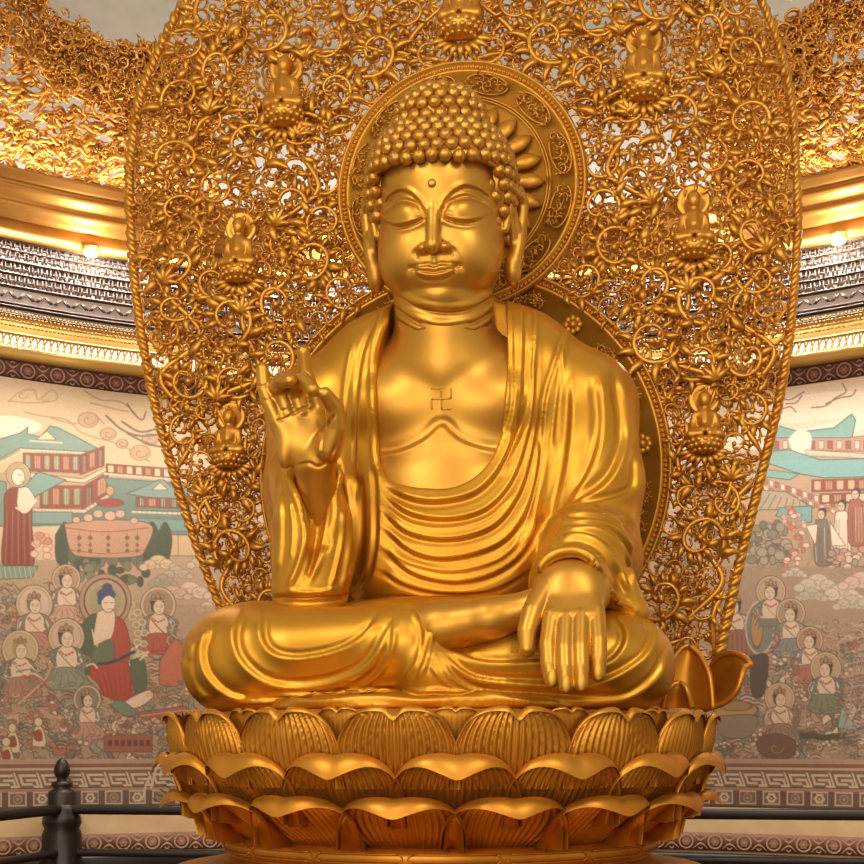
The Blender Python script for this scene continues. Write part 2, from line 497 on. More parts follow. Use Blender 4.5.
# ---------------------------------------------------------------- robe
OPEN = [(398, 250), (392, 300), (379, 345), (376.5, 372), (377, 420), (378.5, 460), (386, 478), (405, 487), (430, 490.5), (455, 489.5),
        (478, 476), (494, 453), (502, 425), (506, 390), (507, 345), (505, 315), (502, 285), (498, 250)]
OPW = np.array([W(a, b, 2)[[0, 2]] for a, b in smooth_poly(OPEN, 90)])
def sd_poly2(X, Z, P):
    d = np.full(len(X), 1e9); ins = np.zeros(len(X), bool)
    n = len(P)
    for i in range(n):
        a = P[i]; b = P[(i+1) % n]
        e = b-a; wx = X-a[0]; wz = Z-a[1]
        t = np.clip((wx*e[0]+wz*e[1])/(e @ e), 0, 1)
        d = np.minimum(d, (wx-e[0]*t)**2+(wz-e[1]*t)**2)
        c = (a[1] > Z) != (b[1] > Z)
        if abs(b[1]-a[1]) > 1e-9:
            xi = (b[0]-a[0])*(Z-a[1])/(b[1]-a[1])+a[0]
            ins ^= c & (X < xi)
    d = np.sqrt(d)
    return np.where(ins, -d, d)
def sd_robe(p):
    q = p.copy(); q[:, 0] = np.abs(q[:, 0]); z0 = NK[2]
    d = cap(q, (0, 52, 425), (72, 66, 396), 56, 54)
    d = smin(d, cap(q, (72, 68, 388), (136, 72, 352), 58, 56), 22)
    d = smin(d, ell(q, (0, 78, 270), (138, 84, 160)), 24)
    d = smin(d, ell(q, (44, 38, 347), (62, 46, 44)), 12)
    d = smin(d, ell(q, (0, 58, 215), (118, 74, 110)), 14)
    # image-right arm
    d = smin(d, chain(p, [(140, 72, 345), (153, 62, 270), (151, 36, 190)], [56, 48, 45], 14), 18)
    d = smin(d, chain(p, [(153, 30, 186), W(584, 553, -70), W(571, 583, -138)], [46, 42, 34], 6), 16)
    sl = cap(p, W(573, 574, -112), W(571, 584, -138), 35, 36)
    sl = smin(sl, chain(p, [W(592, 566, -105), W(616, 590, -110), W(634, 612, -112)], [26, 19, 14], 6), 10)
    d = smin(d, sl, 10)
    # image-left arm with its hanging sleeve
    d = smin(d, chain(p, [(-138, 72, 345), (-150, 62, 270), (-142, 40, 190)], [58, 46, 40], 14), 18)
    s2 = chain(p, [W(314, 482, -44), W(312, 520, -40), W(310, 590, -44)], [27, 36, 38], 10)
    s2 = smin(s2, cap(p, W(320, 560, -30), W(300, 480, 30), 34, 34), 14)
    d = smin(d, s2, 8)
    # opening over the chest
    o = sd_poly2(p[:, 0], p[:, 2], OPW)
    o = np.maximum(o, p[:, 1]-58)
    d = smax(d, -o, 3.0)
    d = smax(d, -cap(p, (0, 46, 360), (0, 16, z0+60), 60, 52), 3)
    # sleeve mouths
    d = smax(d, -cap(p, W(571, 600, -190), W(571, 588, -126), 33, 29), 2)
    d = smax(d, -chain(p, [W(316, 455, -70), W(317, 478, -66), W(318, 540, -74), W(313, 570, -84)], [23, 22, 11, 5], 4), 4)
    return d
def sd_legs(p):
    d = chain(p, [(-100, 50, 85), (-160, -88, 84), (-172, -102, 80)], [56, 50, 50], 10)
    d = smin(d, ell(p, (-158, -105, 76), (70, 66, 52), 2.2), 14)
    d = smin(d, cap(p, (-150, -118, 76), W(408, 645, -150), 50, 36), 12)
    r = chain(p, [(100, 50, 80), (160, -88, 76), (174, -104, 74)], [56, 46, 46], 10)
    r = smin(r, ell(p, (160, -106, 70), (66, 64, 46), 2.2), 14)
    r = smin(r, cap(p, (150, -118, 70), (20, -160, 62), 45, 32), 12)
    d = smin(d, r, 8)
    d = smin(d, ell(p, (0, -40, 72), (175, 110, 58), 2.4), 14)
    d = smin(d, ell(p, (0, 50, 62), (190, 104, 60), 2.4), 14)
    d = smin(d, ell(p, (-10, 10, 108), (165, 62, 42)), 10)
    d = smin(d, ell(p, (-78, -10, 118), (50, 55, 24)), 8)
    # hem spread out on the seat
    d = smin(d, ell(p, (0, -104, 34), (150, 98, 14), 2.2), 5)
    d = smax(d, SEAT+.5-p[:, 2], 2)
    # the shin comes out of the robe here
    d = smax(d, -chain(p, P3([(462, 626, -176), (490, 618, -180), (540, 604, -182)]), [24, 22, 18], 4), 3)
    return d
ROBE_F = [
 # collar lapels
 ('R', 5, 2.2, [(388, 300), (375, 345), (372, 372), (372.5, 420), (374, 458), (377, 476)]),
 ('K', 7, 3.2, [(386, 303), (366, 350), (359, 400), (357, 460), (353, 510)]),
 ('R', 4, 2, [(352, 345), (345, 385), (343, 420)]),
 ('K', 9, 6, [(377, 462), (379, 500), (379, 540), (373, 574), (361, 593)]),
 ('G', 9, 9, [(356, 470), (358, 510), (357, 550), (352, 580)]),
 # belly folds
 ('K', 9, 4.6, [(384, 487), (413, 499), (442, 501), (476, 492), (500, 467), (512, 438), (521, 397)]),
 ('K', 7, 4.2, [(382, 493), (409, 513), (447, 519), (484, 510), (509, 485), (524, 447), (532, 397), (534, 343)]),
 ('R', 3, 1.6, [(384, 505), (411, 524), (449, 528.5), (488, 518), (512, 494)]),
 ('K', 8, 5.0, [(382, 510), (409, 533), (451, 539), (492, 527), (517, 497), (530, 456), (538, 406)]),
 ('K', 8, 4.6, [(383, 527), (413, 552), (451, 558), (497, 545), (522, 518), (536, 477), (542, 418)]),
 ('R', 3.5, 1.8, [(386, 548), (413, 563), (453, 570), (495, 560), (520, 540)]),
 ('K', 8, 4.6, [(384, 549), (413, 573), (455, 582), (497, 572), (526, 547), (541, 505)]),
 ('K', 7, 3.6, [(382, 570), (405, 584), (440, 592), (490, 590), (530, 570)]),
 ('G', 3, 2.5, [(368, 599), (400, 597), (450, 602), (500, 598), (540, 590)]),
 # long folds from the shoulder
 ('K', 6, 3.0, [(533, 300), (533, 354), (528, 414), (513, 451), (498, 478)]),
 ('K', 5, 2.5, [(513, 312), (514, 360), (513, 404), (505, 436)]),
 ('L', 6, 3.0, [(523, 300), (523, 350), (521, 400)]),
 ('K', 6, 2.8, [(570, 322), (555, 367), (545, 404), (540, 471), (530, 522), (520, 545)]),
 ('K', 10, 3.6, [(572, 381), (570, 431), (565, 471), (554, 512), (536, 555)]),
 ('K', 12, 4.2, [(597, 374), (601, 424), (591, 468), (567, 505), (545, 530)]),
 ('K', 12, 5.0, [(617, 367), (624, 421), (622, 451), (607, 481), (572, 508), (548, 528)]),
 ('K', 9, 4.5, [(634, 450), (636, 481), (628, 494), (601, 503), (567, 513)]),
 ('K', 5, 1.6, [(560, 340), (561, 372), (557, 410), (553, 450)]),
 # sleeve arcs over the wrist
 ('R', 5, 6.5, [(539, 578), (544.6, 564), (558.6, 554.5), (576.4, 553), (592, 561), (602, 576), (612, 596), (636, 610)]),
 ('K', 6, 6.0, [(550, 549), (566, 539), (584, 539), (602, 549), (617, 571), (628, 595)]),
 ('K', 6, 6.0, [(554, 541), (571, 531), (592, 531), (612, 541), (625, 561), (634, 592)]),
 ('K', 6, 5.6, [(557, 533), (576, 524.7), (602, 525.5), (620, 536), (631, 553.5), (637, 579)]),
 ('K', 6, 4.0, [(565, 522), (590, 518), (615, 521), (632, 534)]),
 # hanging sleeve on the left
 ('R', 5, 4.4, [(338, 462), (339, 478), (331, 510), (326, 536), (320, 560), (309, 582)]),
 ('R', 4, 3.4, [(344, 471), (349, 500), (350, 534), (346, 566), (341, 591)]),
 ('R', 3.4, 3.0, [(343, 506), (341, 540), (336, 566), (330, 589)]),
 ('R', 5, 4.4, [(283, 462), (292, 488), (304, 521), (303, 548), (296, 572), (287, 590)]),
 ('R', 4, 3, [(277, 475), (281, 512), (281, 545), (278, 572)]),
 ('R', 3.4, 2.4, [(271, 495), (272, 543), (272, 575)]),
 ('R', 3, 2.0, [(290, 500), (293, 530), (291, 560)]),
 ('R', 3, 2.6, [(287, 590), (300, 592), (320, 592), (336, 588)]),
 ('G', 5, 6, [(272, 598), (300, 600), (340, 598), (354, 596)]),
 ('G', 4, 4, [(317, 490), (318, 520), (314, 555), (306, 580)]),
]
LEG_F = [
 ('L', 8, 4.2, [(262, 614), (263, 639), (275, 653), (299, 657), (332.5, 651), (359.6, 638), (380.6, 614)]),
 ('L', 8, 4.8, [(241, 614), (234.7, 636), (242, 660), (266, 680), (299, 685), (338.5, 678), (368.6, 660), (390, 625)]),
 ('L', 8, 4.6, [(211, 626), (203, 651), (209, 675), (228, 693), (250, 699)]),
 ('L', 6, 3.4, [(196, 640), (191, 662), (196, 684), (212, 700)]),
 ('L', 6, 3.0, [(187, 657), (188, 678), (198, 700)]),
 ('R', 4, 2.4, [(386, 640), (372, 665), (345, 684)]),
 ('R', 4, 2.4, [(396, 622), (392, 650), (378, 674), (356, 690)]),
 ('R', 4.5, 3.6, [(428, 612), (431, 635), (427, 660), (418, 680)]),
 ('R', 3.4, 2.4, [(411, 608), (420, 632), (418, 660), (404, 682)]),
 ('R', 4, 2, [(300, 605), (340, 602), (380, 603), (420, 606)]),
 ('L', 8, 3.8, [(450, 650), (476, 660), (500, 662.5), (540, 661), (575, 662), (604, 663), (619.7, 651), (625, 634), (615, 616)]),
 ('L', 8, 4.4, [(443, 653), (460.5, 669), (485, 679), (543, 683), (585, 684), (612, 676), (642, 657), (653, 634), (643, 615)]),
 ('L', 7, 4.0, [(440, 658), (456, 679), (485, 691), (543, 696), (590, 699), (627, 696), (655, 676), (666, 652)]),
 ('R', 3, 2, [(430, 664), (446, 684), (470, 694)]),
 ('R', 3.4, 4.6, [(270, 696), (300, 693), (330, 697), (360, 690), (400, 694), (440, 690), (480, 697), (530, 700)]),
 ('R', 3.4, 4.2, [(240, 702), (280, 701), (320, 703), (370, 699), (420, 702), (470, 700), (540, 704), (600, 704)]),
]
def make_robe():
    mb = MB()
    V, Q = surfnet(sd_robe, (-215, -175, 95), (225, 170, 500), 1.7)
    V = relax(V, Q, 2, .5); N = vnormals(V, Q)
    V = V + N*fold_disp(V, N, ROBE_F)[:, None]
    V = relax(V, Q, 1, .3)
    mb.add(V, Q)
    V, Q = surfnet(sd_legs, (-240, -215, 26), (240, 195, 150), 1.8)
    V = relax(V, Q, 2, .5); N = vnormals(V, Q)
    V = V + N*fold_disp(V, N, LEG_F)[:, None]
    V = relax(V, Q, 1, .3)
    mb.add(V, Q)
    return mb.build('robe', M['robe'], buddha)
robe = make_robe()
# ---------------------------------------------------------------- snail curls
def make_hair():
    mb = MB()
    def sd(p):
        q = tohead(p); q[:, 0] = np.abs(q[:, 0])
        d = ell(q, (0, -12, 36), (72, 82, 66), 2.3)
        d = smin(d, ell(q, (0, -10, 97), (43, 46, 34)), 9)
        hl = hairline(q)
        return smax(d, -hl, 2)
    def hairline(q):     # >0 above the hair line
        x = q[:, 0]; f = q[:, 1]; u = q[:, 2]
        front = u - (52 - 10*(x/62)**4)
        side = np.minimum(29 - f - .25*np.maximum(30-u, 0), u+14-0.25*np.maximum(-f, 0))
        return np.maximum(front, side)
    V, Q = surfnet(sd, (-85, -70, HC[2]-40), (85, 120, HC[2]+145), 2.5)
    V = relax(V, Q, 1, .5)
    mb.add(V, Q)
    N = vnormals(V, Q)
    q = tohead(V)
    # rows of curls: contours at even surface spacing, staggered like bricks
    S = 12.4
    cen = np.where((np.abs(q[:, 0]) < 2.2) & (q[:, 1] > -8))[0]
    cen = cen[np.argsort(q[cen, 2])]
    uu = q[cen, 2]; ff = q[cen, 1]
    ub = np.arange(54, uu.max(), 1.0); fb = np.interp(ub, uu, ff)
    arc = np.concatenate([[0], np.cumsum(np.hypot(np.diff(ub), np.diff(fb)))])
    rows = list(np.interp(np.arange(0, arc[-1]-4, S*.88), arc, ub))
    rows = [54-S*.9*k for k in range(7, 0, -1)] + rows
    on = sd_on(q)
    pts = []
    for ri, u0 in enumerate(rows):
        c = np.where((np.abs(q[:, 2]-u0) < 1.3) & on)[0]
        if len(c) == 0: continue
        az = np.arctan2(q[c, 0], q[c, 1]+12)
        for sg in (1, -1):
            m = c[az*sg >= 0]; m = m[np.argsort(np.abs(np.arctan2(q[m, 0], q[m, 1]+12)))]
            if len(m) == 0: continue
            first = True; last = None
            for i in m:
                if first:
                    lim = 0 if (ri % 2) else S*.5
                    if abs(q[i, 0]) < lim and q[i, 1] > 0: continue
                    if ri % 2 and sg < 0 and abs(q[i, 0]) < S*.9 and q[i, 1] > 0: continue
                    first = False; last = i; pts.append(i); continue
                if np.sum((q[i]-q[last])**2) >= S*S: pts.append(i); last = i
    keep = []
    for i in pts:
        if all(np.sum((q[i]-q[k])**2) > (S*.72)**2 for k in keep): keep.append(i)
    pts = keep + [int(np.argmax(q[:, 2]))]
    for i in pts:
        c = V[i]; n = N[i]
        t1 = np.cross(n, [0, 0.02, 1.0]); t1 /= np.linalg.norm(t1); t2 = np.cross(n, t1)
        A = np.stack([t1, t2, n])
        # a snail curl: dome with a spiral step
        m_, k_ = 9, 12
        th = np.linspace(0.06, pi*.62, m_)[:, None]; ph = (np.arange(k_)*2*pi/k_)[None]
        sp = 1 + .05*np.cos(ph*1 + th*9)
        R = 6.5*sp
        Pl = np.stack([R*np.sin(th)*np.cos(ph), R*np.sin(th)*np.sin(ph), R*.92*np.cos(th)], -1)
        mb.grid(c + n*0.8 + Pl @ A, closev=True)
    print('curls', len(pts))
    return mb.build('hair', M['hair'], buddha)
def sd_on(q):
    x = np.abs(q[:, 0]); f = q[:, 1]; u = q[:, 2]
    front = u > 53 - 10*(x/62)**4
    side = (f < 31 - .25*np.maximum(30-u, 0)) & (u > -8)
    return (front | side) & (u > -30)
make_hair()
# ================================================================ LOTUS THRONE
throne = thing('lotus_throne', 'round golden lotus throne of ribbed petals in three rows under the statue', 'pedestal')
mb = MB()
mb.lathe([(0.5, SEAT), (120, SEAT), (235, SEAT), (242, SEAT-2), (247, 24), (246, 10), (240, -10), (230, -30), (212, -55), (194, -72), (188, -88), (100, -90), (0.5, -90)], 96)
mb.build('seed_pod', M['lotus'], throne)

def petal(row, ang, width, R, zb, zt, lip, tilt, bulge, inset=0, n=81, m=50, rib=11, ribh=2.0, mat='lotus', curl=9):
    """one petal: ribbed outer face that arches up and turns over into a pointed lip"""
    a = np.linspace(-1, 1, n)[None, :]; b = np.linspace(0, 1, m)[:, None]
    H = zt-zb
    aa = np.abs(a)
    notch = 0.10*np.exp(-(aa/.10)**2) if row == 0 else 0.03*np.exp(-(aa/.12)**2)
    arch = (1-aa**3.0)**(1/2.6) - notch           # height of the crest across the petal
    arch = np.maximum(arch, 0.0)
    b1 = .70
    up = np.clip(b/b1, 0, 1); ov = np.clip((b-b1)/(1-b1), 0, 1)
    # outer face
    x = a*width*(0.80+0.20*np.sin(pi*.5*np.minimum(up*1.25, 1))) + 0*b
    z = zb + H*arch*up
    out = bulge*np.sin(pi*np.clip(up, 0, 1)*.62)*(1-aa**2)**.5 + tilt*up*up*(1-.55*aa**2)
    # lip turning outward and down, longest in the middle
    L = lip*(np.exp(-(aa/.40)**2)*.62 + .38*(1-aa**2)) + .6
    th = ov*pi*(.88)
    r = curl*(.12+.88*(1-aa**2))
    out = out + np.where(ov > 0, r*(1-np.cos(np.minimum(th, pi)))*.5*1.25, 0)
    z = z + np.where(ov > 0, r*.45*np.sin(th) - L*ov**1.5, 0)
    # ribs: nested arches that all spring from the tip
    zz = np.clip(arch*up, 0, 1)
    wz = np.maximum((1-np.clip(zz, 0, .999)**2.6), 1e-3)**(1/3.0) + .04
    sx_ = a/wz
    ribs = ribh*(np.abs(np.cos(pi*sx_*rib*.5))**.75 - .62)*np.clip(wz/.35, .3, 1)
    mask = np.where(ov > 0, np.clip(1-ov*14, 0, 1), 1)*np.clip((1-aa)/.06, 0, 1)*np.clip((1-up)/.05, 0.1, 1)
    out = out - inset*(1-up)**1.6
    out = out + ribs*mask
    # raised border along the crest
    out = out + 1.6*np.exp(-((1-up)/.05)**2)*(ov <= 0)
    # thickness: inner shell
    xi = x*.97; zi = z - np.where(ov > 0, 0, 2); oi = out-5
    S = np.stack([x, out+0*x, z+0*x], -1)
    back = np.stack([xi[:int(m*b1)], oi[:int(m*b1)], zi[:int(m*b1)]], -1)[::-1]
    def place(G):
        # bend round the throne
        t = ang + G[..., 0]/R
        rr = R + G[..., 1]
        return np.stack([rr*np.sin(t), -rr*np.cos(t), G[..., 2]], -1)
    k = MB(); k.grid(place(np.concatenate([S], 0)))
    k.grid(place(np.concatenate([back[:1]*1.0, back], 0)))
    o = k.build('petal', M[mat], throne)
    A = np.array([R*sin(ang), -R*cos(ang), zb])
    origin_to(o, A)
    return o
NP = 17
for i in range(NP):
    t = 2*pi*i/NP
    petal(0, t, 52, 257, -36, 31, 5, 2, 10, rib=17, ribh=4.6, curl=5, inset=4)
    # small sepal between the upper petals
    o = petal(0, t+pi/NP, 24, 255, 4, 31, 2, 1, 5, n=29, m=24, rib=11, ribh=1.6, curl=3)
for i in range(NP):
    t = 2*pi*(i+.5)/NP
    petal(1, t, 54, 248, -67, -7, 20, 12, 10, rib=17, ribh=5.2, curl=11, inset=22)
for i in range(NP):
    t = 2*pi*i/NP
    petal(2, t, 52, 226, -87, -43, 16, 26, 10, rib=17, ribh=4.6, curl=12, inset=26)
# foot rings
mb = MB()
P = [(100, -88)]
for k in range(15):
    an = -pi/2+pi*k/14
    P.append((204+10*cos(an), -96+9*sin(an)))
P = [P[0]] + P[1:][::-1] + [(206, -107), (222, -112), (262, -119), (292, -135), (300, -150), (300, -190), (0.5, -190)]
mb.lathe(P, 128)
mb.build('base_moulding', M['lotus'], throne)
mb = MB()
for i in range(16):      # engraved long cartouches on the ring
    t0 = 2*pi*i/16+.03; t1 = 2*pi*(i+1)/16-.03
    tt = np.linspace(t0, t1, 18)
    for zz, off in ((-92, 0), (-100, 0)):
        mb.tube(np.stack([214.2*np.sin(tt), -214.2*np.cos(tt), zz+0*tt], -1), .8, 5, up=(0, 0, 1))
    for te in (t0, t1):
        u = np.linspace(-1, 1, 9)
        te2 = te + (0.02 if te == t0 else -.02)*-np.cos(u*pi/2)
        mb.tube(np.stack([214.2*np.sin(te2), -214.2*np.cos(te2), -96+4*u], -1), .8, 5, up=(0, 0, 1))
mb.build('ring_ornament', M['lotus'], throne)
# large open petals behind the statue's knee
def leaf_petal(A, B, cup, name='curled_petal', n=24, m=15):
    a = smooth_poly([W(*p) for p in A], n); b = smooth_poly([W(*p) for p in B], n)
    v = np.linspace(0, 1, m)[None, :, None]
    P = a[:, None]*(1-v)+b[:, None]*v
    wd = np.linalg.norm(b-a, axis=1)[:, None, None]
    P = P + np.array([0, 1.0, 0])*np.sin(v*pi)*wd*cup
    Q = P + np.array([0, 7.0, 0])
    mid = np.concatenate([P, Q[:, ::-1]], 1)
    k = MB(); k.grid(mid, closev=True)
    for side in (a, b): k.tube(side+np.array([0, 3.0, 0]), 3.2, 7)
    o = k.build(name, M['lotus'], throne)
    origin_to(o, (a[0]+b[0])/2); return o
leaf_petal([(700, 708, 70), (706, 690, 74), (710, 672, 72), (718, 658, 62), (732, 653, 48), (744, 657, 36), (751, 664, 28)],
           [(704, 710, 24), (726, 702, 14), (737, 690, 8), (742, 677, 8), (744, 669, 12), (748, 666, 20), (751.5, 664.5, 27)], .28)
leaf_petal([(668, 709, 30), (668, 685, 36), (672, 663, 40), (681, 649, 42), (689, 645, 42)],
           [(713, 709, 16), (712, 692, 20), (709, 673, 26), (700, 655, 36), (690, 645.5, 41)], .25)
leaf_petal([(663, 708, -30), (667, 692, -34), (673, 685, -34), (679, 683, -33)], [(692, 708, -36), (688, 693, -38), (684, 686, -36), (680, 683, -33)], .2)
# ================================================================ MANDORLA
MY = 185.0
mand = thing('openwork_mandorla', 'tall golden openwork mandorla of scrolling vines behind the statue', 'screen')
LE = [(196, -20), (185, 0), (160, 50), (140, 100), (132, 150), (130, 200), (137, 300), (152, 390), (170, 460), (195, 540), (222, 612), (250, 690)]
RE = [(752, -20), (761, 0), (780, 50), (791, 100), (796, 170), (797, 240), (790, 330), (779, 400), (760, 480), (740, 560), (722, 640), (708, 700)]
def half_profile():
    zs = np.linspace(33, 865, 150)
    out = []
    for E in (LE, RE):
        w = np.array([W(a, b, MY) for a, b in smooth_poly(E, 200)])
        o = np.argsort(w[:, 2]); h = np.interp(zs, w[o, 2], np.abs(w[o, 0]))
        out.append(h - 95*np.clip((88-zs)/55, 0, 1)**2)      # narrows to its foot on the throne
    return zs, out[0], out[1]
_z, _hl, _hr = half_profile(); _h = (_hl+_hr)/2
ZTOP = 1090.0
def halfw(z):
    z = np.asarray(z, float)
    lo = np.interp(z, _z, _h)
    h7 = _h[-1]
    k = np.clip((z-865)/(ZTOP-865), 0, 1)
    hi = h7*(1-k)**.62
    return np.where(z <= 865, lo, np.maximum(hi, 0))
def settle(v):
    """the two sides of the screen are not quite the same width"""
    v = np.array(v, float); x = v[:, 0]; z = v[:, 2]
    h = np.maximum(halfw(z), 20)
    k = np.clip(np.abs(x)/h, 0, 1.1)**3
    r = np.where(x < 0, np.interp(z, _z, _hl), np.interp(z, _z, _hr))/np.interp(z, _z, _h)
    v[:, 0] = x*(1+(r-1)*k)
    return v
def mbuild(mb, name, mat, parent):
    v = np.concatenate(mb.v)
    if name != 'rim':
        lim = np.maximum(halfw(v[:, 2])-1.5, 1); v[:, 0] = np.clip(v[:, 0], -lim, lim); v[:, 2] = np.maximum(v[:, 2], 34)
    mb.v = [settle(v)]; mb.q = [np.concatenate(mb.q)]
    return mb.build(name, mat, parent)
HCZ = W(462, 188, MY-10)[2]; HR = 140.5     # head halo
BCZ = W(462, 472, MY-10)[2]; BR = 208*(CAM[1]-MY)/(-1300.0)*1.0
BR = abs(W(671, 472, MY-10)[0])
print('halo', HCZ, HR, 'body', BCZ, BR, 'hw', halfw([100, 300, 600, 800]))
# ----- rim: twisted leaf rope
zz = np.concatenate([np.linspace(37, ZTOP, 240)])
oc = np.stack([halfw(zz), 0*zz+MY, zz], -1)
oc = np.concatenate([oc, (oc*[-1, 1, 1])[::-1][1:]])
seg = np.concatenate([[0], np.cumsum(np.linalg.norm(np.diff(oc, axis=0), axis=1))])
def along(s):
    return np.stack([np.interp(s, seg, oc[:, j]) for j in range(3)], -1)
mb = MB()
inner = oc*[1, 1, 1]
mb.tube(inner, 5.5, 8)
k = int(seg[-1]/13)
for i in range(k):
    s = seg[-1]*(i+.5)/k
    c = along(s); t = along(s+2)-along(s-2); t /= np.linalg.norm(t)
    o = np.array([t[2], 0, -t[0]])
    sg = 1 if s < seg[-1]/2 else -1
    d1 = t*sg*.83 + o*.5; d1 /= np.linalg.norm(d1); d2 = np.cross(d1, [0, 1, 0])
    mb.ball(c+np.array([0, -3, 0]), (9.5, 5, 4.2), 10, 8, np.stack([d1, [0, 1, 0], d2]))
mbuild(mb, 'rim', M['vine'], mand)
# ----- halo discs
def halo(name, cz, R, Y, n=128):
    root = MB()
    an = np.linspace(0, 2*pi, n, endpoint=False)
    prof = [(0.5, -2), (R-14, -2), (R-13.5, 0), (R-13, 0), (R-12, 3), (R-9, 3), (R-8, -1), (R-3, -1), (R-2, 4), (R, 4), (R+2, 0), (R+2, -8), (0.5, -8)]
    prof = np.array(prof)
    P = np.stack([prof[:, 0][:, None]*np.cos(an), Y-prof[:, 1][:, None]+0*an, cz+prof[:, 0][:, None]*np.sin(an)], -1)
    root.grid(P, closev=True)
    return root.build(name, M['disc'], mand)
hh = halo('head_halo', HCZ, HR, MY-14)
bh = halo('body_halo', BCZ, BR, MY-8)
def beads(parent, cz, R, Y, step, r):
    mb = MB(); n = int(2*pi*R/step)
    for i in range(n):
        a = 2*pi*i/n; mb.ball((R*cos(a), Y, cz+R*sin(a)), (r, r, r), 6, 5)
    return mb.build('bead_border', M['disc'], parent)
beads(hh, HCZ, HR-5.5, MY-14, 5.2, 2.0); beads(bh, BCZ, BR-5.5, MY-8, 5.6, 2.2)

# ----- relief motifs drawn in the x-z plane
def scroll(mb, c, r, rot, hand, Y, rng, leaves=True, wf=.105, turns=1.35, y_amp=4.0, k=6):
    """a curling vine with acanthus lobes on both sides and a bud in the eye"""
    n = int(18+r*.35)
    t = np.linspace(0, 1, n)
    el = rng.uniform(.78, 1.0); ea = rng.uniform(0, pi)
    th = rot + hand*turns*2*pi*t
    rr = r*(.10 + .90*(1-t)**1.05)
    def warp(x, z):
        a = x*cos(ea)+z*sin(ea); b = (-x*sin(ea)+z*cos(ea))*el
        return c[0]+a*cos(ea)-b*sin(ea), c[1]+a*sin(ea)+b*cos(ea)
    x, z = warp(rr*np.cos(th), rr*np.sin(th))
    rad = np.maximum(r*wf*(1-.6*t)*np.clip(t/.08+.25, 0, 1), .8)
    yy = Y - y_amp*np.sin(t*pi*1.1) - 2
    pts = np.stack([x, yy+0*t, z], -1)
    mb.tube(pts, rad, k)
    mb.ball((x[-1], Y-y_amp-1, z[-1]), max(r*.14, 1.6), 8, 6)
    if leaves:
        nl = int(5+r/4.2)
        for j in range(nl):
            tj = .03+.80*j/nl
            a = rot+hand*turns*2*pi*tj
            rj = r*(.10+.90*(1-tj)**1.05)
            tg = np.array([-hand*sin(a), hand*cos(a)]); ro = np.array([cos(a), sin(a)])
            for sd in (1, -1):
                if sd < 0 and (j+int(r)) % 2: continue
                L = r*(rng.uniform(.5, .85) if sd > 0 else rng.uniform(.3, .5))*(1-.45*tj)
                m = rng.uniform(.45, .8)
                dirn = tg*(1-m*.45)+ro*sd*m; dirn /= np.linalg.norm(dirn)
                hook = (tg*(-.5)+ro*sd*.9)*rng.choice((1, 1, -.6))
                u = np.linspace(0, 1, 7)
                q = np.array([rj*cos(a), rj*sin(a)]) + L*(u[:, None]*dirn + (u**2.4)[:, None]*hook*.5)
                wr = L*rng.uniform(.2, .3)*np.array([.45, .85, 1, .95, .75, .45, .1])
                qx, qz = warp(q[:, 0], q[:, 1])
                yb = Y - y_amp*.7 - 4*np.sin(u*pi*.8) - rng.uniform(-1, 2)
                mb.tube(np.stack([qx, yb, qz], -1), np.maximum(wr, .5), 5, flat=.7)
def leaf_spray(mb, c, r, rot, Y, n=7, spread=2.4):
    for i in range(n):
        a = rot+spread*(i/(n-1)-.5)
        u = np.linspace(0, 1, 7)
        bend = .35*(i/(n-1)-.5)*2
        L = r*(1-.25*abs(i/(n-1)-.5)*2)
        q = np.stack([c[0]+L*(u*cos(a)-bend*u*u*sin(a)), Y-2-4*np.sin(u*pi*.9), c[1]+L*(u*sin(a)+bend*u*u*cos(a))], -1)
        mb.tube(q, np.maximum(r*.13*np.array([.5, .9, 1, .95, .75, .45, .1]), .5), 6, flat=.8)
SB = [(282, 90, 1.0), (637, 60, 1.0), (240, 247, .92), (690, 220, .92), (234, 435, .84), (705, 414, .84), (455, 0, 1.05)]
SBP = [(W(a, b, MY), s) for a, b, s in SB]
SBX = [((abs(SBP[0][0][0])+abs(SBP[1][0][0]))/2, (SBP[0][0][2]+SBP[1][0][2])/2, 1.0),
       ((abs(SBP[2][0][0])+abs(SBP[3][0][0]))/2, (SBP[2][0][2]+SBP[3][0][2])/2, .92),
       ((abs(SBP[4][0][0])+abs(SBP[5][0][0]))/2, (SBP[4][0][2]+SBP[5][0][2])/2, .84)]
TOPB = SBP[6][0][2]
print('SBX', SBX, TOPB)
def inside_m(x, z, pad):
    if z-pad*1.3 < 40 or z > 960: return False
    if x > float(halfw(z))-pad*1.15-5: return False
    if x*x+(z-HCZ)**2 < (HR-1+pad*.75)**2: return False
    if x*x+(z-BCZ)**2 < (BR-1+pad*.75)**2: return False
    return True
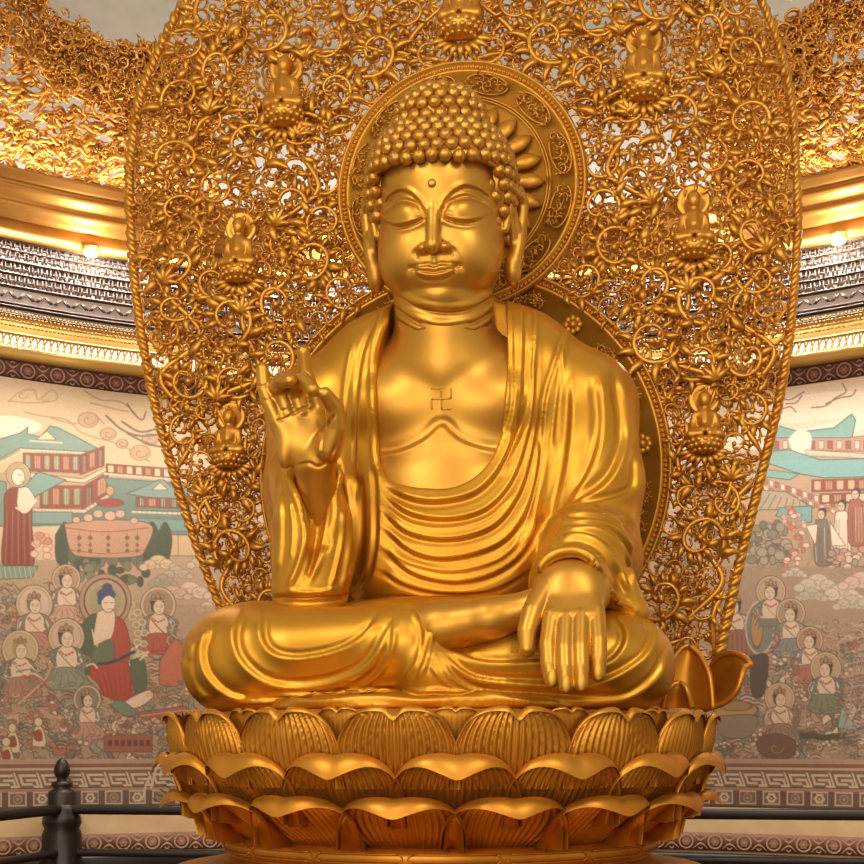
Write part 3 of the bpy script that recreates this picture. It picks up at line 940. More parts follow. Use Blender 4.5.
def vines():
    rng = random.Random(11)
    mb = MB()
    placed = []
    for (x, z, s) in SBX: placed.append((x, z+4, 26*s, 1))
    placed.append((0, TOPB, 30, 1))
    def fits(x, z, r, ov):
        for (a, b, q, kd) in placed:
            mn = (r+q)*(ov if not kd else .95)
            if (x-a)**2+(z-b)**2 < mn*mn: return False
        return True
    plan = [(33, 500, .84), (26, 1200, .80), (20, 2600, .74), (15.5, 4500, .70), (12, 7000, .68), (8.5, 12000, .66)]
    for r, tries, ov in plan:
        for _ in range(tries):
            x = rng.uniform(0, 385); z = rng.uniform(45, 950)
            if x < r*.75: continue
            if not inside_m(x, z, r*.8) or not fits(x, z, r, ov): continue
            placed.append((x, z, r, 0))
    out = MB()
    n = 0
    for (x, z, r, kd) in placed:
        if kd: continue
        rot = rng.uniform(0, 2*pi); hand = rng.choice((-1, 1)); yo = rng.uniform(-3, 4)
        st = rng.getstate()
        one = MB()
        if r > 11: scroll(one, (x, z), r, rot, hand, MY-4+yo, rng, True, wf=.115, y_amp=3+r*.14)
        else:
            spray_ok = inside_m(x+cos(rot)*r*1.6, z+sin(rot)*r*1.6, 3)
            if rng.random() < .6 or not spray_ok: scroll(one, (x, z), r*1.1, rot, hand, MY+yo, rng, True, wf=.19, turns=1.1, y_amp=3)
            else: leaf_spray(one, (x-cos(rot)*r*.7, z-sin(rot)*r*.7), r*2.2, rot, MY-2+yo, 5, 1.9)
        for v, q in zip(one.v, one.q):
            pass
        base = 0
        for v, q in zip(one.v, one.q):
            out.add(v, q-base); base += len(v)
        base = 0
        for v, q in zip(one.v, one.q):
            out.add(v*[-1, 1, 1], (q-base)[:, ::-1]); base += len(v)
        n += 1
    # main stems winding through the field, with leaf sprays at their joints
    stems = [[(10, 850), (60, 800), (30, 772), (105, 735), (150, 760), (190, 700), (165, 640), (215, 600), (200, 540), (255, 500), (235, 430), (285, 400), (262, 340), (300, 290), (268, 230), (285, 180), (240, 130), (230, 80)],
             [(330, 700), (340, 640), (300, 600), (345, 540), (305, 480), (350, 430), (310, 370), (335, 310), (300, 260), (312, 200), (275, 150), (270, 95)],
             [(15, 775), (70, 790), (120, 800), (180, 790), (230, 740), (290, 735), (320, 690)]]
    for s in stems:
        c = smooth_poly(s, 150)
        keep = np.array([inside_m(a, b, 0) for a, b in c])
        run = []
        for i in range(len(c)+1):
            if i < len(c) and keep[i]: run.append(i); continue
            if len(run) > 6:
                cc = c[run]
                pts = np.stack([cc[:, 0], MY-7-3*np.sin(np.arange(len(cc))*.3), cc[:, 1]], -1)
                rad = 3.4*np.clip(np.minimum(np.arange(len(cc)), np.arange(len(cc))[::-1])/5+.3, 0, 1)
                for sx in (1, -1): out.tube(pts*[sx, 1, 1], rad, 7)
            run = []
    for (x, z) in [(105, 735), (190, 700), (215, 600), (255, 500), (285, 400), (300, 290), (345, 540), (335, 310), (180, 790), (290, 735)]:
        if not inside_m(x, z, 12): continue
        a = rng.uniform(.6, 2.4)
        for sx in (1, -1): leaf_spray(out, (sx*x, z), 27, a if sx > 0 else pi-a, MY-10, 5, 1.5)
    print('scrolls', n, sum(len(v) for v in out.v))
    o = mbuild(out, 'vine_scrollwork', M['vine'], mand)
    # a thinner lattice of tendrils further back ties the scrolls together
    back = MB()
    for _ in range(2600):
        x = rng.uniform(5, 385); z = rng.uniform(40, 950)
        if not inside_m(x, z, 5): continue
        r = rng.uniform(7, 15); a = rng.uniform(0, 2*pi); hand = rng.choice((-1, 1))
        t = np.linspace(0, 1, 12); th = a+hand*t*rng.uniform(2.5, 4.5)
        q = np.stack([x+r*np.cos(th)*(1-.5*t), MY+5+0*t, z+r*np.sin(th)*(1-.5*t)], -1)
        for sx in (1, -1): back.tube(q*[sx, 1, 1], 2.3*(1-.4*t), 5)
    mbuild(back, 'tendril_lattice', M['vine'], mand)
vines()
# ----- the little seated figures on the mandorla
def small_figure():
    root = bpy.data.objects.new('small_seated_figure', None); COL.objects.link(root); root.parent = mand
    root.empty_display_size = .05
    mb = MB()
    an = np.linspace(0, 2*pi, 36, endpoint=False)
    prof = np.array([(0.3, 1), (14, 0), (18, 2.5), (21, 0), (21, -4), (0.3, -4)])
    mb.grid(np.stack([prof[:, 0][:, None]*np.cos(an), 3-prof[:, 1][:, None]+0*an, 20+prof[:, 0][:, None]*np.sin(an)], -1), closev=True)
    mb.build('halo', M['vine'], root)
    def sd(p):
        q = p.copy(); q[:, 0] = np.abs(q[:, 0])*np.where(p[:, 2] < 4, 1.05, 1.0)
        d = ell(q, (0, -8, 16), (7.6, 8, 10))
        d = smin(d, ell(q, (0, -5, 26), (5, 5, 4)), 2)
        d = smin(d, ell(q, (0, -6, 21), (8.6, 8.4, 7)), 1)
        d = smin(d, cap(q, (0, -6, 8), (0, -6, 2), 5, 6), 3)
        d = smin(d, cap(q, (0, -7, -1), (9, -6, -3), 7.5, 6.5), 4)
        d = smin(d, ell(q, (0, -8, -13), (11.5, 9, 15)), 4)
        d = smin(d, chain(q, [(13.5, -6, -4), (16, -8, -18), (13, -14, -25), (3, -19, -25)], [5.5, 5, 4.2, 3.4], 2), 1.5)
        d = smin(d, chain(q, [(8, -6, -28), (19, -14, -30), (6, -20, -30)], [7, 6.2, 4.4], 3), 2)
        d = smin(d, cap(q, (0, -12, -2), (0, -14, -14), 2.5, 5), 4)
        return d
    V, Q = surfnet(sd, (-30, -30, -42), (30, 8, 34), 1.3)
    obj('figure', relax(V, Q, 1, .5), Q, M['vine'], root)
    mb = MB()
    mb.lathe([(0.5, -33), (17, -33), (20, -36), (20.5, -41), (18, -47), (13, -52), (0.5, -53)], 32, (0, -6, 0))
    for r_, zz_, n_, rr_ in ((20.5, -38, 15, 4.0), (19.5, -44, 15, 4.0), (15, -50, 13, 3.4)):
        for i in range(n_):
            a = 2*pi*(i+.5*(zz_ == -44))/n_
            mb.ball((r_*sin(a), -6-r_*cos(a)*.9, zz_), (rr_, 3.2, rr_*.9), 8, 6)
    mb.build('lotus_seat', M['vine'], root)
    mb = MB()
    for i in range(9):
        a = -pi/2 + 2.5*(i/8-.5)
        u = np.linspace(0, 1, 7)
        q = np.stack([14*cos(a)+20*u*cos(a)*1.25, -2-3*np.sin(u*pi), -46+8*sin(a)+17*u*sin(a)], -1)
        mb.tube(q, 4.2*np.array([.5, .9, 1, .95, .75, .45, .1]), 6, flat=.7)
    mb.build('leaf_fringe', M['vine'], root)
    return root
fig0 = small_figure()
spots = [(s*x, z, k) for (x, z, k) in SBX for s in (-1, 1)] + [(0, TOPB, 1.05)]
for i, (x, z, k) in enumerate(spots):
    if i == 0: r = fig0
    else:
        r = fig0.copy(); COL.objects.link(r)
        for ch in list(fig0.children):
            c = ch.copy(); COL.objects.link(c); c.parent = r
    r.location = (x*U, (MY-10)*U, z*U); r.scale = (k, k, k)
# ----- reliefs on the halo discs
mb = MB(); rng = random.Random(5)
for i in range(12):         # cloud cartouches
    a = 2*pi*(i+.5)/12
    c = np.array([116*cos(a), 116*sin(a)])
    t = np.linspace(0, 2*pi, 26)
    e = np.stack([24*np.cos(t), 11*np.sin(t)], -1)
    tx = np.array([-sin(a), cos(a)]); ty = np.array([cos(a), sin(a)])
    q = c + e[:, :1]*tx + e[:, 1:]*ty
    mb.tube(np.stack([q[:, 0], 0*t+MY-16.5, HCZ+q[:, 1]], -1), 1.2, 5)
    for j in range(5):
        cc = c+tx*(j-2)*9+ty*(3 if j % 2 else -3)
        scroll(mb, (cc[0], HCZ+cc[1]), 7.2, rng.uniform(0, 6), rng.choice((-1, 1)), MY-15, rng, True, .2, 1.1, 3, 5)
t = np.linspace(0, 2*pi, 90)
for rr in (98, 101):
    mb.tube(np.stack([rr*np.cos(t), 0*t+MY-16.5, HCZ+rr*np.sin(t)], -1), 1.1, 5)
for i in range(22):         # rays of petals round the head
    a = 2*pi*i/22; u = np.linspace(0, 1, 8)
    R_ = 55+40*u
    q = np.stack([R_*cos(a), MY-15-3*np.sin(u*pi), HCZ+R_*sin(a)], -1)
    mb.tube(q, np.array([4, 5.6, 7.2, 8.6, 9.4, 8.6, 5.4, .8]), 8, flat=.5)
mb.build('cloud_relief', M['disc'], hh)
for a in np.radians([-60, -38, -16, 7, 30, 52, 74, 106, 128, 150, 173, 196, 218, 240]):
    i = int(round(np.degrees(a)))
    c = np.array([(BR-30)*cos(a), BCZ+(BR-30)*sin(a)])
    mb = MB()
    if i in (7, 173, 52, 128, -38, 218):
        for j in range(8):
            b = 2*pi*j/8
            mb.ball((c[0]+7.5*cos(b), MY-11, c[1]+7.5*sin(b)), (4, 2.6, 4), 8, 6)
        mb.ball((c[0], MY-12, c[1]), (4.5, 3.6, 4.5), 10, 8)
        mb.build('rosette_relief', M['disc'], bh)
    else:
        for j in range(-4, 5):
            cc = c+np.array([-sin(a), cos(a)])*j*8.5+np.array([cos(a), sin(a)])*(4 if j % 2 else -4)*(1-abs(j)/6)
            scroll(mb, (cc[0], cc[1]), 8.2, a+j, 1 if j % 2 else -1, MY-9, rng, True, .15, 1.1, 2.5, 5)
        mb.build('leaf_relief', M['disc'], bh)
# ================================================================ THE HALL
WC = np.array([56.0, -449.0]); WR = 968.0
FLOOR = -190.0; CEIL = 1230.0
def cyl(phi, z, R=WR):
    phi, z = np.broadcast_arrays(np.asarray(phi, float), np.asarray(z, float))
    return np.stack([WC[0]+R*np.sin(phi), WC[1]+R*np.cos(phi), z], -1)
PH0, PH1 = -1.08, 1.08
def band(prof, n=150, a=PH0, b=PH1, mb=None):
    """moulding: profile of (inward offset, z) swept along the curved wall"""
    mb = mb or MB()
    ph = np.linspace(a, b, n)
    P = np.stack([cyl(ph, z, WR-o) for o, z in prof])
    mb.grid(P)
    return mb
def struct(o):
    o['kind'] = 'structure'; return o
def phi_at(px, z=200.0):
    """wall angle that shows at photo column px"""
    a = np.linspace(PH0, PH1, 4000)
    x, _, _ = proj(cyl(a, z))
    return float(np.interp(px, x, a))
M['plaster'] = plain('warm_grey_plaster', rgb(196, 192, 186), rgb(188, 184, 178), .8)
M['beige'] = plain('beige_wall_paint', rgb(186, 156, 116), rgb(176, 146, 106), .7)
M['dark'] = plain('dark_lacquered_wood', rgb(19, 10, 8), rgb(27, 14, 10), .45)
M['floor'] = plain('polished_brown_stone', rgb(120, 84, 54), rgb(96, 66, 42), .25)
M['giltmould'] = gold('gilded_moulding', rgb(196, 146, 76), rgb(180, 128, 60), .45, .6, 5)
M['palegilt'] = gold('pale_gilding', rgb(206, 172, 100), rgb(192, 156, 84), .4, .5, 5)
M['silver'] = gold('satin_silver_panel', rgb(232, 230, 234), rgb(222, 222, 228), .35, .15, 4)
M['lattice'] = gold('bronze_lattice', rgb(74, 54, 42), rgb(58, 42, 34), .5, .3, 6)
M['maroon'] = plain('maroon_border_paint', rgb(92, 52, 46), rgb(80, 46, 40), .7)
M['pinkish'] = plain('rose_brown_border_paint', rgb(142, 92, 72), rgb(128, 80, 62), .7)
M['cream'] = plain('cream_ornament_paint', rgb(206, 178, 156), rgb(192, 164, 140), .7)
M['star'] = plain('dark_flower_paint', rgb(132, 88, 82), rgb(120, 78, 72), .7)
M['rose'] = plain('rose_flower_paint', rgb(186, 140, 118), rgb(172, 126, 106), .7)
M['mauve'] = plain('mauve_ornament_paint', rgb(164, 124, 116), rgb(150, 112, 104), .7)
def emis(name, col, s):
    m, nt, b = new_mat(name)
    b.inputs['Base Color'].default_value = col
    setin(b, 'Emission Color', col); setin(b, 'Emission Strength', s)
    return m
M['lamp'] = emis('lamp_glass', (1.0, .86, .66, 1), 14.0)
M['strip'] = emis('led_strip', (1.0, .90, .74, 1), 1.5)

# floor, ceiling, wall shell
def disc(name, z, R, mat, up=True):
    an = np.linspace(0, 2*pi, 96, endpoint=False)
    mb = MB()
    rr = np.array([0.5, R*.5, R])
    zz = np.array([z, z, z])
    P = np.stack([WC[0]+rr[:, None]*np.sin(an), WC[1]+rr[:, None]*np.cos(an), zz[:, None]+0*an], -1)
    P2 = P[::-1].copy(); P2[..., 2] += -20 if up else 20
    mb.grid(np.concatenate([P, P2]), closev=True)
    return struct(mb.build(name, mat, None, False))
disc('floor', FLOOR, 1400, M['floor'])
disc('ceiling', CEIL, 1400, M['plaster'], False)
wall = struct(band([(6, FLOOR), (6, -150), (2, -146), (2, -84), (-1, -82), (-2, 467), (-2, 491), (-22, 493), (-22, 722), (-40, 722), (-40, FLOOR)], 200).build('wall_back', M['beige']))
struct(band([(-170, 640), (-170, CEIL+10), (-186, CEIL+10), (-186, 640)], 160).build('wall_back_upper', M['plaster']))
# dark skirting
struct(band([(2, FLOOR), (14, FLOOR), (14, -148), (10, -144), (2, -144)], 200).build('baseboard_back', M['dark']))

# ---- painted borders (flower medallions in raised paint)
def border(name, z0, z1, n, bg, ring, inner, off, parent_label):
    b = band([(off, z0), (off+1.2, z0), (off+1.2, z1), (off, z1)], 240).build(name, bg)
    struct(b)
    h = z1-z0; zc = (z0+z1)/2
    k = MB(); k2 = MB()
    for i in range(n):
        ph = PH0 + (PH1-PH0)*(i+.5)/n
        def disk(m, r0, r1, da=0, dz=0, seg=26, o=2.0, pet=0):
            t = np.linspace(0, 2*pi, seg, endpoint=False)
            f = 1+.14*np.cos(t*6) if pet else 1
            P = np.stack([cyl(ph+da+r*f*np.cos(t)/WR, zc+dz+r*f*np.sin(t), WR-off-oo) for r, oo in ((r0, o), (r1, o))])
            m.grid(P, closev=True)
        disk(k, h*.33, h*.42)
        disk(k2, .3, h*.23, pet=1, o=1.9, seg=24)
        disk(k, .2, h*.07, o=2.4, seg=8)
        # curling leaves between the medallions
        st = (PH1-PH0)/n
        for sz in (1, -1):
            u = np.linspace(-1, 1, 13)
            xx = st*WR*.5 + h*.40*u
            zz = sz*h*(.09 + .31*np.abs(u)**1.6)
            wd = h*.045*(1.15-np.abs(u))+.3
            k.grid(np.stack([cyl(ph+xx/WR, zc+zz+wd, WR-off-1.9), cyl(ph+xx/WR, zc+zz-wd, WR-off-1.9)]))
            xx = st*WR*.5 + h*.13*u; zz = sz*h*(.40-.09*u*u)
            k.grid(np.stack([cyl(ph+xx/WR, zc+zz+.9, WR-off-1.9), cyl(ph+xx/WR, zc+zz-.9, WR-off-1.9)]))
    k.build('medallion_ring', ring, b); k2.build('medallion_flower', inner, b)
    return b
border('trim_1', 467.5, 490.5, 55, M['maroon'], M['mauve'], M['star'], -2, '')
border('trim_2', -141, -117, 54, M['pinkish'], M['cream'], M['rose'], 2, '')

# ---- gilded cornice and strips
struct(band([(-22, 672), (2, 672), (2, 675), (6, 677), (6, 680), (11, 682), (13, 685), (13, 688), (10, 689), (12, 694), (18, 699), (25, 702), (25, 704.5), (22, 705.5), (24, 710), (31, 712), (31, 716), (36, 717), (36, 721), (20, 722), (-22, 722)], 200).build('trim_3', M['giltmould'], None, False))
struct(band([(-22, 491), (3, 491), (5, 494), (5, 503), (3, 506), (-22, 506)], 200).build('trim_4', M['palegilt']))
struct(band([(-22, 647), (-4, 647), (-2, 650), (-6, 672), (-22, 672)], 200).build('trim_5', M['giltmould']))

# ---- lit openwork lattice frieze
lat = thing('lattice_frieze', 'band of bronze lattice over a shiny silver panel under the gilded cornice', 'lattice')
band([(-21, 551), (-17, 551), (-17, 647), (-21, 647)], 240).build('backing_panel', M['silver'], lat)
band([(-21, 526), (-12, 526), (-11, 530), (-11, 548), (-12, 551), (-21, 551)], 240).build('gold_strip', M['palegilt'], lat)
def wbox(mb, ph, z, hw, hz, o, d=1.5):
    p = cyl(ph, z, WR-o); t = np.array([cos(ph), -sin(ph), 0]); n = np.array([sin(ph), cos(ph), 0])
    mb.box(p, (hw, d, hz), np.stack([t, n, [0, 0, 1]]))
mb = MB()
for z, h in ((551.5, 1.6), (562, 1.0), (566, .7), (588, .9), (620, 1.5), (646, 1.4), (604, .6), (634, .6)):
    band([(-17, z-h), (-8, z-h), (-8, z+h), (-17, z+h)], 200, mb=mb)
nb = 136
for i in range(nb):
    ph = -.80+1.60*i/nb
    w = 1.6*WR/nb
    for r, (z, hz) in enumerate(((595.5, 6.2), (611.5, 6.2), (627, 5.0), (640, 5.0))):
        o_ = .5*w/WR if r % 2 else 0
        wbox(mb, ph + o_ - .20*w/WR, z, .9, hz, -11); wbox(mb, ph + o_ + .20*w/WR, z, .9, hz, -11)
        wbox(mb, ph + o_, z+hz*.95, w*.24, .8, -11); wbox(mb, ph + o_, z-hz*.95, w*.24, .8, -11)
        wbox(mb, ph + o_ + .5*w/WR, z, w*.3, .8, -11)
    if True:      # fret panel
        k = i
        for s in (-1, 1):
            p = cyl(ph + s*.4*w/WR, 577, WR+11); t = np.array([cos(ph), -sin(ph), 0]); n = np.array([sin(ph), cos(ph), 0])
            a = s*.8*(1 if k % 2 else -1)
            d1 = t*cos(a)+np.array([0, 0, 1])*sin(a); d2 = -t*sin(a)+np.array([0, 0, 1])*cos(a)
            mb.box(p, (5.4, 1.2, .9), np.stack([d1, n, d2]))
mb.build('lattice_bars', M['lattice'], lat)
mb = MB()
nb = 320
for i in range(nb):
    ph = -.85+1.7*i/nb
    for r, z in enumerate((531, 536.5, 542, 547.5)):
        if r < 4: wbox(mb, ph + (.5*1.7/nb if r % 2 else 0), z, 1.5, 1.3, 11.5, .8)
mb.build('studs', M['giltmould'], lat)
# row of glowing loops under the lattice: a lit cove behind a pierced rail
cove = thing('lit_cove', 'glowing white row of pierced loops below the lattice band', 'light')
band([(-20, 507), (-8, 507), (-8, 525), (-20, 525)], 240).build('light_strip', M['strip'], cove)
mb = MB()
band([(-8, 505.5), (-2, 505.5), (-2, 508.5), (-8, 508.5)], 200, mb=mb); band([(-8, 524), (-2, 524), (-2, 527), (-8, 527)], 200, mb=mb)
nb = 190
for i in range(nb):
    ph = -.85+1.7*i/nb; t = np.linspace(0, 2*pi, 13)
    wst = 1.7*WR/nb
    q = cyl(ph + (wst*.42*np.cos(t)+ .18*9*np.sin(t))/WR, 516+8*np.sin(t), WR+4)
    mb.tube(q, 1.15, 5, up=(sin(ph), cos(ph), 0))
mb.build('pierced_rail', M['palegilt'], cove)
# ---- recessed lamps below the cornice (they wash the lattice)
def spot_lamp(px, label):
    t = thing('recessed_lamp', label, 'lamp', group='lamps under the cornice')
    ph = phi_at(px, 640)
    c = cyl(ph, 645, WR+3)
    m1 = MB(); m1.ball(c, (9, 4, 4), 16, 10, np.array([[cos(ph), -sin(ph), 0], [sin(ph), cos(ph), 0], [0, 0, 1]])); m1.build('bulb', M['lamp'], t)
    m2 = MB(); m2.lathe([(0.5, 9), (11, 9), (12, 2), (11, 2), (10, 7), (0.5, 7)], 24, c); m2.build('lamp_housing', M['giltmould'], t)
    l = bpy.data.lights.new('lamp_light', 'POINT'); l.energy = 15; l.color = (1, .88, .7); l.shadow_soft_size = .04
    o = bpy.data.objects.new('lamp_light', l); COL.objects.link(o); o.parent = t
    o.location = tuple(cyl(ph, 634, WR-22)*U)
    return t
spot_lamp(91, 'small glaring lamp above the lattice band left of the mandorla')
spot_lamp(838, 'small glaring lamp above the lattice band right of the mandorla')
spot_lamp(330, 'small lamp above the lattice band glinting through the left of the mandorla')
spot_lamp(705, 'small lamp above the lattice band glinting through the right of the mandorla')
# added area lights without fixtures, brightening the lattice, mural, ceiling and crest
def added_wash_light(phi, z, tz, w, power, col, rr=WR-34, tr=WR, spread=180):
    l = bpy.data.lights.new('added_wash_light', 'AREA'); l.shape = 'RECTANGLE'; l.size = w*U; l.size_y = 8*U; l.energy = power; l.color = col; l.spread = math.radians(spread)
    o = bpy.data.objects.new('added_wash_light', l); COL.objects.link(o)
    import mathutils
    a = mathutils.Vector(cyl(phi, z, rr)*U); b = mathutils.Vector(cyl(phi, tz, tr)*U)
    o.location = a
    dz = (b-a).normalized()
    x = mathutils.Vector((cos(phi), -sin(phi), 0))
    y = dz.cross(x) * -1
    m = mathutils.Matrix((x, y, -dz)).transposed()
    o.rotation_euler = m.to_euler()
for k in range(9):
    ph = -.72+1.44*k/8
    added_wash_light(ph, 668, 600, 150, 11, (1, .96, .92), WR-36, WR+16, 75)
    added_wash_light(ph, 498, 40, 150, 8.5, (1, .92, .82), WR-120, WR, 120)
    added_wash_light(ph, 726, 1220, 150, 15, (1, .96, .91), WR+40, WR+60)
    added_wash_light(ph, 728, 900, 150, 5, (1, .88, .66), WR-36, WR-10, 140)
# ---- carved golden crest standing on the cornice
M['crest'] = gold('old_gold_carving', rgb(222, 168, 84), rgb(190, 130, 52), .36, .85, 9)
class Bend:
    """wraps x-z relief geometry round the wall: x is arc length"""
    def __init__(s, R): s.R = R; s.mb = MB()
    def take(s, one, phi0, z0):
        base = 0
        for v, q in zip(one.v, one.q):
            a = phi0 + v[:, 0]/s.R
            P = cyl(a, v[:, 2]+z0, s.R+v[:, 1])
            s.mb.add(P, q-base); base += len(v)
def crest_top(px):
    return np.interp(px, [-60, 10, 40, 48, 60, 75, 95, 118, 135, 200, 330, 560, 700, 792, 806, 820, 830, 900], [-90, -60, 2, 14, 22, 30, 42, 50, 52, 60, 70, 60, 40, 26, 14, 10, -30, -70])
def crest(side, label):
    rng = random.Random(21 if side < 0 else 22)
    B = Bend(WR-8)
    rngp = (-70, 215) if side < 0 else (715, 910)
    a0, a1 = phi_at(rngp[0], 800), phi_at(rngp[1], 800)
    n = 0
    for lay, (cnt, rmin, rmax) in enumerate(((1250, 6, 12), (190, 11, 18))):
        for _ in range(cnt):
            ph = rng.uniform(a0, a1)
            f = rng.random()
            px, _, w = proj(cyl(ph, 800.0)[None])
            zt = (HOR-crest_top(px[0]))*w[0]/F
            r = rng.uniform(rmin, rmax)
            z = 724 + (zt-724-r*.6)*f
            # the lower part is an open net of small wisps
            if f < .42 and lay == 1: continue
            one = MB()
            if f < .5:
                a = rng.uniform(-.5, .5)*1 + (.25 if side < 0 else -.25)
                u = np.linspace(-1, 1, 8)
                L = rng.uniform(7, 15)
                q = np.stack([L*u*cos(a), -rng.uniform(0, 10)-2*np.cos(u*2), L*u*sin(a)+3*np.sin(u*3+rng.uniform(0, 6))], -1)
                one.tube(q, 3.2*(1-.7*u*u), 5)
                if rng.random() < .5: scroll(one, (0, 0), r*.7, rng.uniform(0, 6.2), rng.choice((-1, 1)), -rng.uniform(0, 9), rng, False, .2, 1.0, 3, 5)
            else:
                scroll(one, (0, 0), r, rng.uniform(0, 6.2), rng.choice((-1, 1)), -rng.uniform(0, 22), rng, lay == 1 or rng.random() < .4, .24, 1.0, 5, 6)
            B.take(one, ph, z); n += 1
    # long dragon-like ridge running along the upper part
    us = np.linspace(a0, a1, 160)
    for k, (fz, amp, rad) in enumerate(((.62, 12, 4.6), (.80, 9, 4.0), (.96, 6, 4.2), (.0, 0, 5))):
        pts = []
        for u in us:
            px, _, w = proj(cyl(u, 800.0)[None])
            zt = (HOR-crest_top(px[0]))*w[0]/F
            zz = 724 + (zt-724)*fz - (4 if fz > .9 else 0) + amp*sin(u*42+k*1.7)
            pts.append(cyl(u, zz, WR-14-5*sin(u*31+k)))
        B.mb.tube(np.array(pts), rad*(1+.25*np.sin(us*160)), 7)
    o = B.mb.build('carved_crest', M['crest'])
    tag(o, label, 'carving')
    return o
crest(-1, 'openwork golden cloud carving above the cornice left of the mandorla')
crest(1, 'openwork golden cloud carving above the cornice right of the mandorla')

# ---- dark railing behind the throne
YB = 290.0
PL = W(62, 812, YB); PRX = 560.0
rl = thing('railing', 'dark lacquered wooden railing with a turned post behind the lotus throne', 'railing')
def post(x, y):
    mb = MB()
    mb.lathe([(0.5, -16), (6, -20), (9, -27), (10.5, -33), (9, -39), (6, -43), (7, -46), (13, -48), (13.5, -52), (10, -56), (15, -58), (17.5, -61), (18, -98), (18, -100)], 10, (x, y, 0))
    f = mb
    f2 = MB(); f2.lathe([(0.5, -74), (18.2, -76), (19, -84), (24, -92), (25, -100), (22, -106), (25, -114), (25, FLOOR+8), (28, FLOOR+6), (28, FLOOR), (0.5, FLOOR)], 12, (x, y, 0))
    p = f2.build('post', M['dark'], rl)
    f.build('finial', M['dark'], p)
for x, y in ((PL[0], YB), (PRX, YB)): post(x, y)
def rail(a, b, z, r, rz, name):
    a = np.array([a[0], a[1], z]); b = np.array([b[0], b[1], z])
    d = (b-a)/np.linalg.norm(b-a); n = np.cross([0, 0, 1.0], d)
    t = np.linspace(0, 2*pi, 14, endpoint=False)
    sec = np.stack([np.sign(np.cos(t))*np.abs(np.cos(t))**.6*r, np.sign(np.sin(t))*np.abs(np.sin(t))**.6*rz], -1)
    mb = MB()
    P = np.stack([p + sec[:, :1]*n + sec[:, 1:]*np.array([0, 0, 1.0]) for p in (a, b)])
    mb.grid(P, closev=True)
    mb.build(name, M['dark'], rl)
c0 = (PL[0], YB); c1 = (PRX, YB)
rail(c0, c1, -82, 8, 6.5, 'handrail'); rail(c0, c1, -137, 7, 5, 'lower_rail')
e0 = (PL[0]-20, -60); e1 = (PRX+20, -60)
rail(c0, e0, -82, 8, 6.5, 'handrail'); rail(c0, e0, -137, 7, 5, 'lower_rail')
rail(c1, e1, -82, 8, 6.5, 'handrail'); rail(c1, e1, -137, 7, 5, 'lower_rail')
for x, y in (e0, e1): post(x, y)
# ================================================================ THE PAINTED WALL
class Canvas:
    """paints pigment onto the curved wall: shapes are given in photo columns/rows of the wall"""
    def __init__(s):
        pc = [phi_at(x) for x in np.concatenate([np.arange(-90, -10, 1.6), np.arange(-10, 262, .8), np.arange(262, 700, 3.0), np.arange(700, 890, .8), np.arange(890, 990, 1.6)])]
        s.phi = np.concatenate([np.linspace(PH0, pc[0], 12)[:-1], np.array(pc), np.linspace(pc[-1], PH1, 12)[1:]])
        s.z = np.linspace(-82, 467, 540)
        P = cyl(s.phi[None, :], s.z[:, None], WR+.0)
        s.P = P
        s.x, s.y, _ = proj(P)
        s.c = np.zeros(P.shape); s.c[:] = (170, 144, 119)
        s.cx = s.x[0]
    def win(s, x0, y0, x1, y1):
        i0 = np.searchsorted(s.cx, x0-2); i1 = np.searchsorted(s.cx, x1+2)
        if i1 <= i0: return None
        yy = s.y[:, i0:i1]
        rows = np.where(((yy >= y0-2) & (yy <= y1+2)).any(1))[0]
        if len(rows) == 0: return None
        return slice(rows[0], rows[-1]+1), slice(i0, i1)
    def put(s, sl, a, col):
        a = np.clip(a, 0, 1)[..., None]
        s.c[sl] = s.c[sl]*(1-a) + np.array(col, float)*a
    def poly(s, pts, col, line=None, lw=.9, al=1.0):
        p = np.asarray(pts, float)
        sl = s.win(p[:, 0].min(), p[:, 1].min(), p[:, 0].max(), p[:, 1].max())
        if sl is None: return
        X = s.x[sl]; Y = s.y[sl]
        d = sd_poly2(X.ravel(), Y.ravel(), p).reshape(X.shape)
        s.put(sl, al*np.clip(.5-d/.9, 0, 1), col)
        if line is not None: s.put(sl, np.clip(lw*.5+.5-np.abs(d)/.8, 0, 1), line)
    def spoly(s, pts, col, line=None, lw=.9, n=40, al=1.0):
        p = np.asarray(pts, float); p = np.concatenate([p, p[:1]])
        s.poly(smooth_poly(p, n)[:-1], col, line, lw, al)
    def ell(s, cx, cy, rx, ry, col, line=None, lw=.9, rot=0):
        R = max(rx, ry)+1
        sl = s.win(cx-R, cy-R, cx+R, cy+R)
        if sl is None: return
        X = s.x[sl]-cx; Y = s.y[sl]-cy
        if rot: X, Y = X*cos(rot)+Y*sin(rot), -X*sin(rot)+Y*cos(rot)
        d = (np.sqrt((X/rx)**2+(Y/ry)**2)-1)*min(rx, ry)
        if col is not None: s.put(sl, .5-d/.9, col)
        if line is not None: s.put(sl, lw*.5+.5-np.abs(d)/.8, line)
    def line(s, pts, col, lw=1.0, n=None, al=1.0):
        p = np.asarray(pts, float)
        if len(p) > 2: p = smooth_poly(p, n or 5*len(p))
        sl = s.win(p[:, 0].min()-lw, p[:, 1].min()-lw, p[:, 0].max()+lw, p[:, 1].max()+lw)
        if sl is None: return
        X = s.x[sl]; Y = s.y[sl]
        D = np.full(X.shape, 1e9)
        for a, b in zip(p[:-1], p[1:]):
            e = b-a; t = np.clip(((X-a[0])*e[0]+(Y-a[1])*e[1])/(e @ e+1e-9), 0, 1)
            D = np.minimum(D, (X-a[0]-t*e[0])**2+(Y-a[1]-t*e[1])**2)
        s.put(sl, al*(lw*.5+.4-np.sqrt(D)/.9), col)
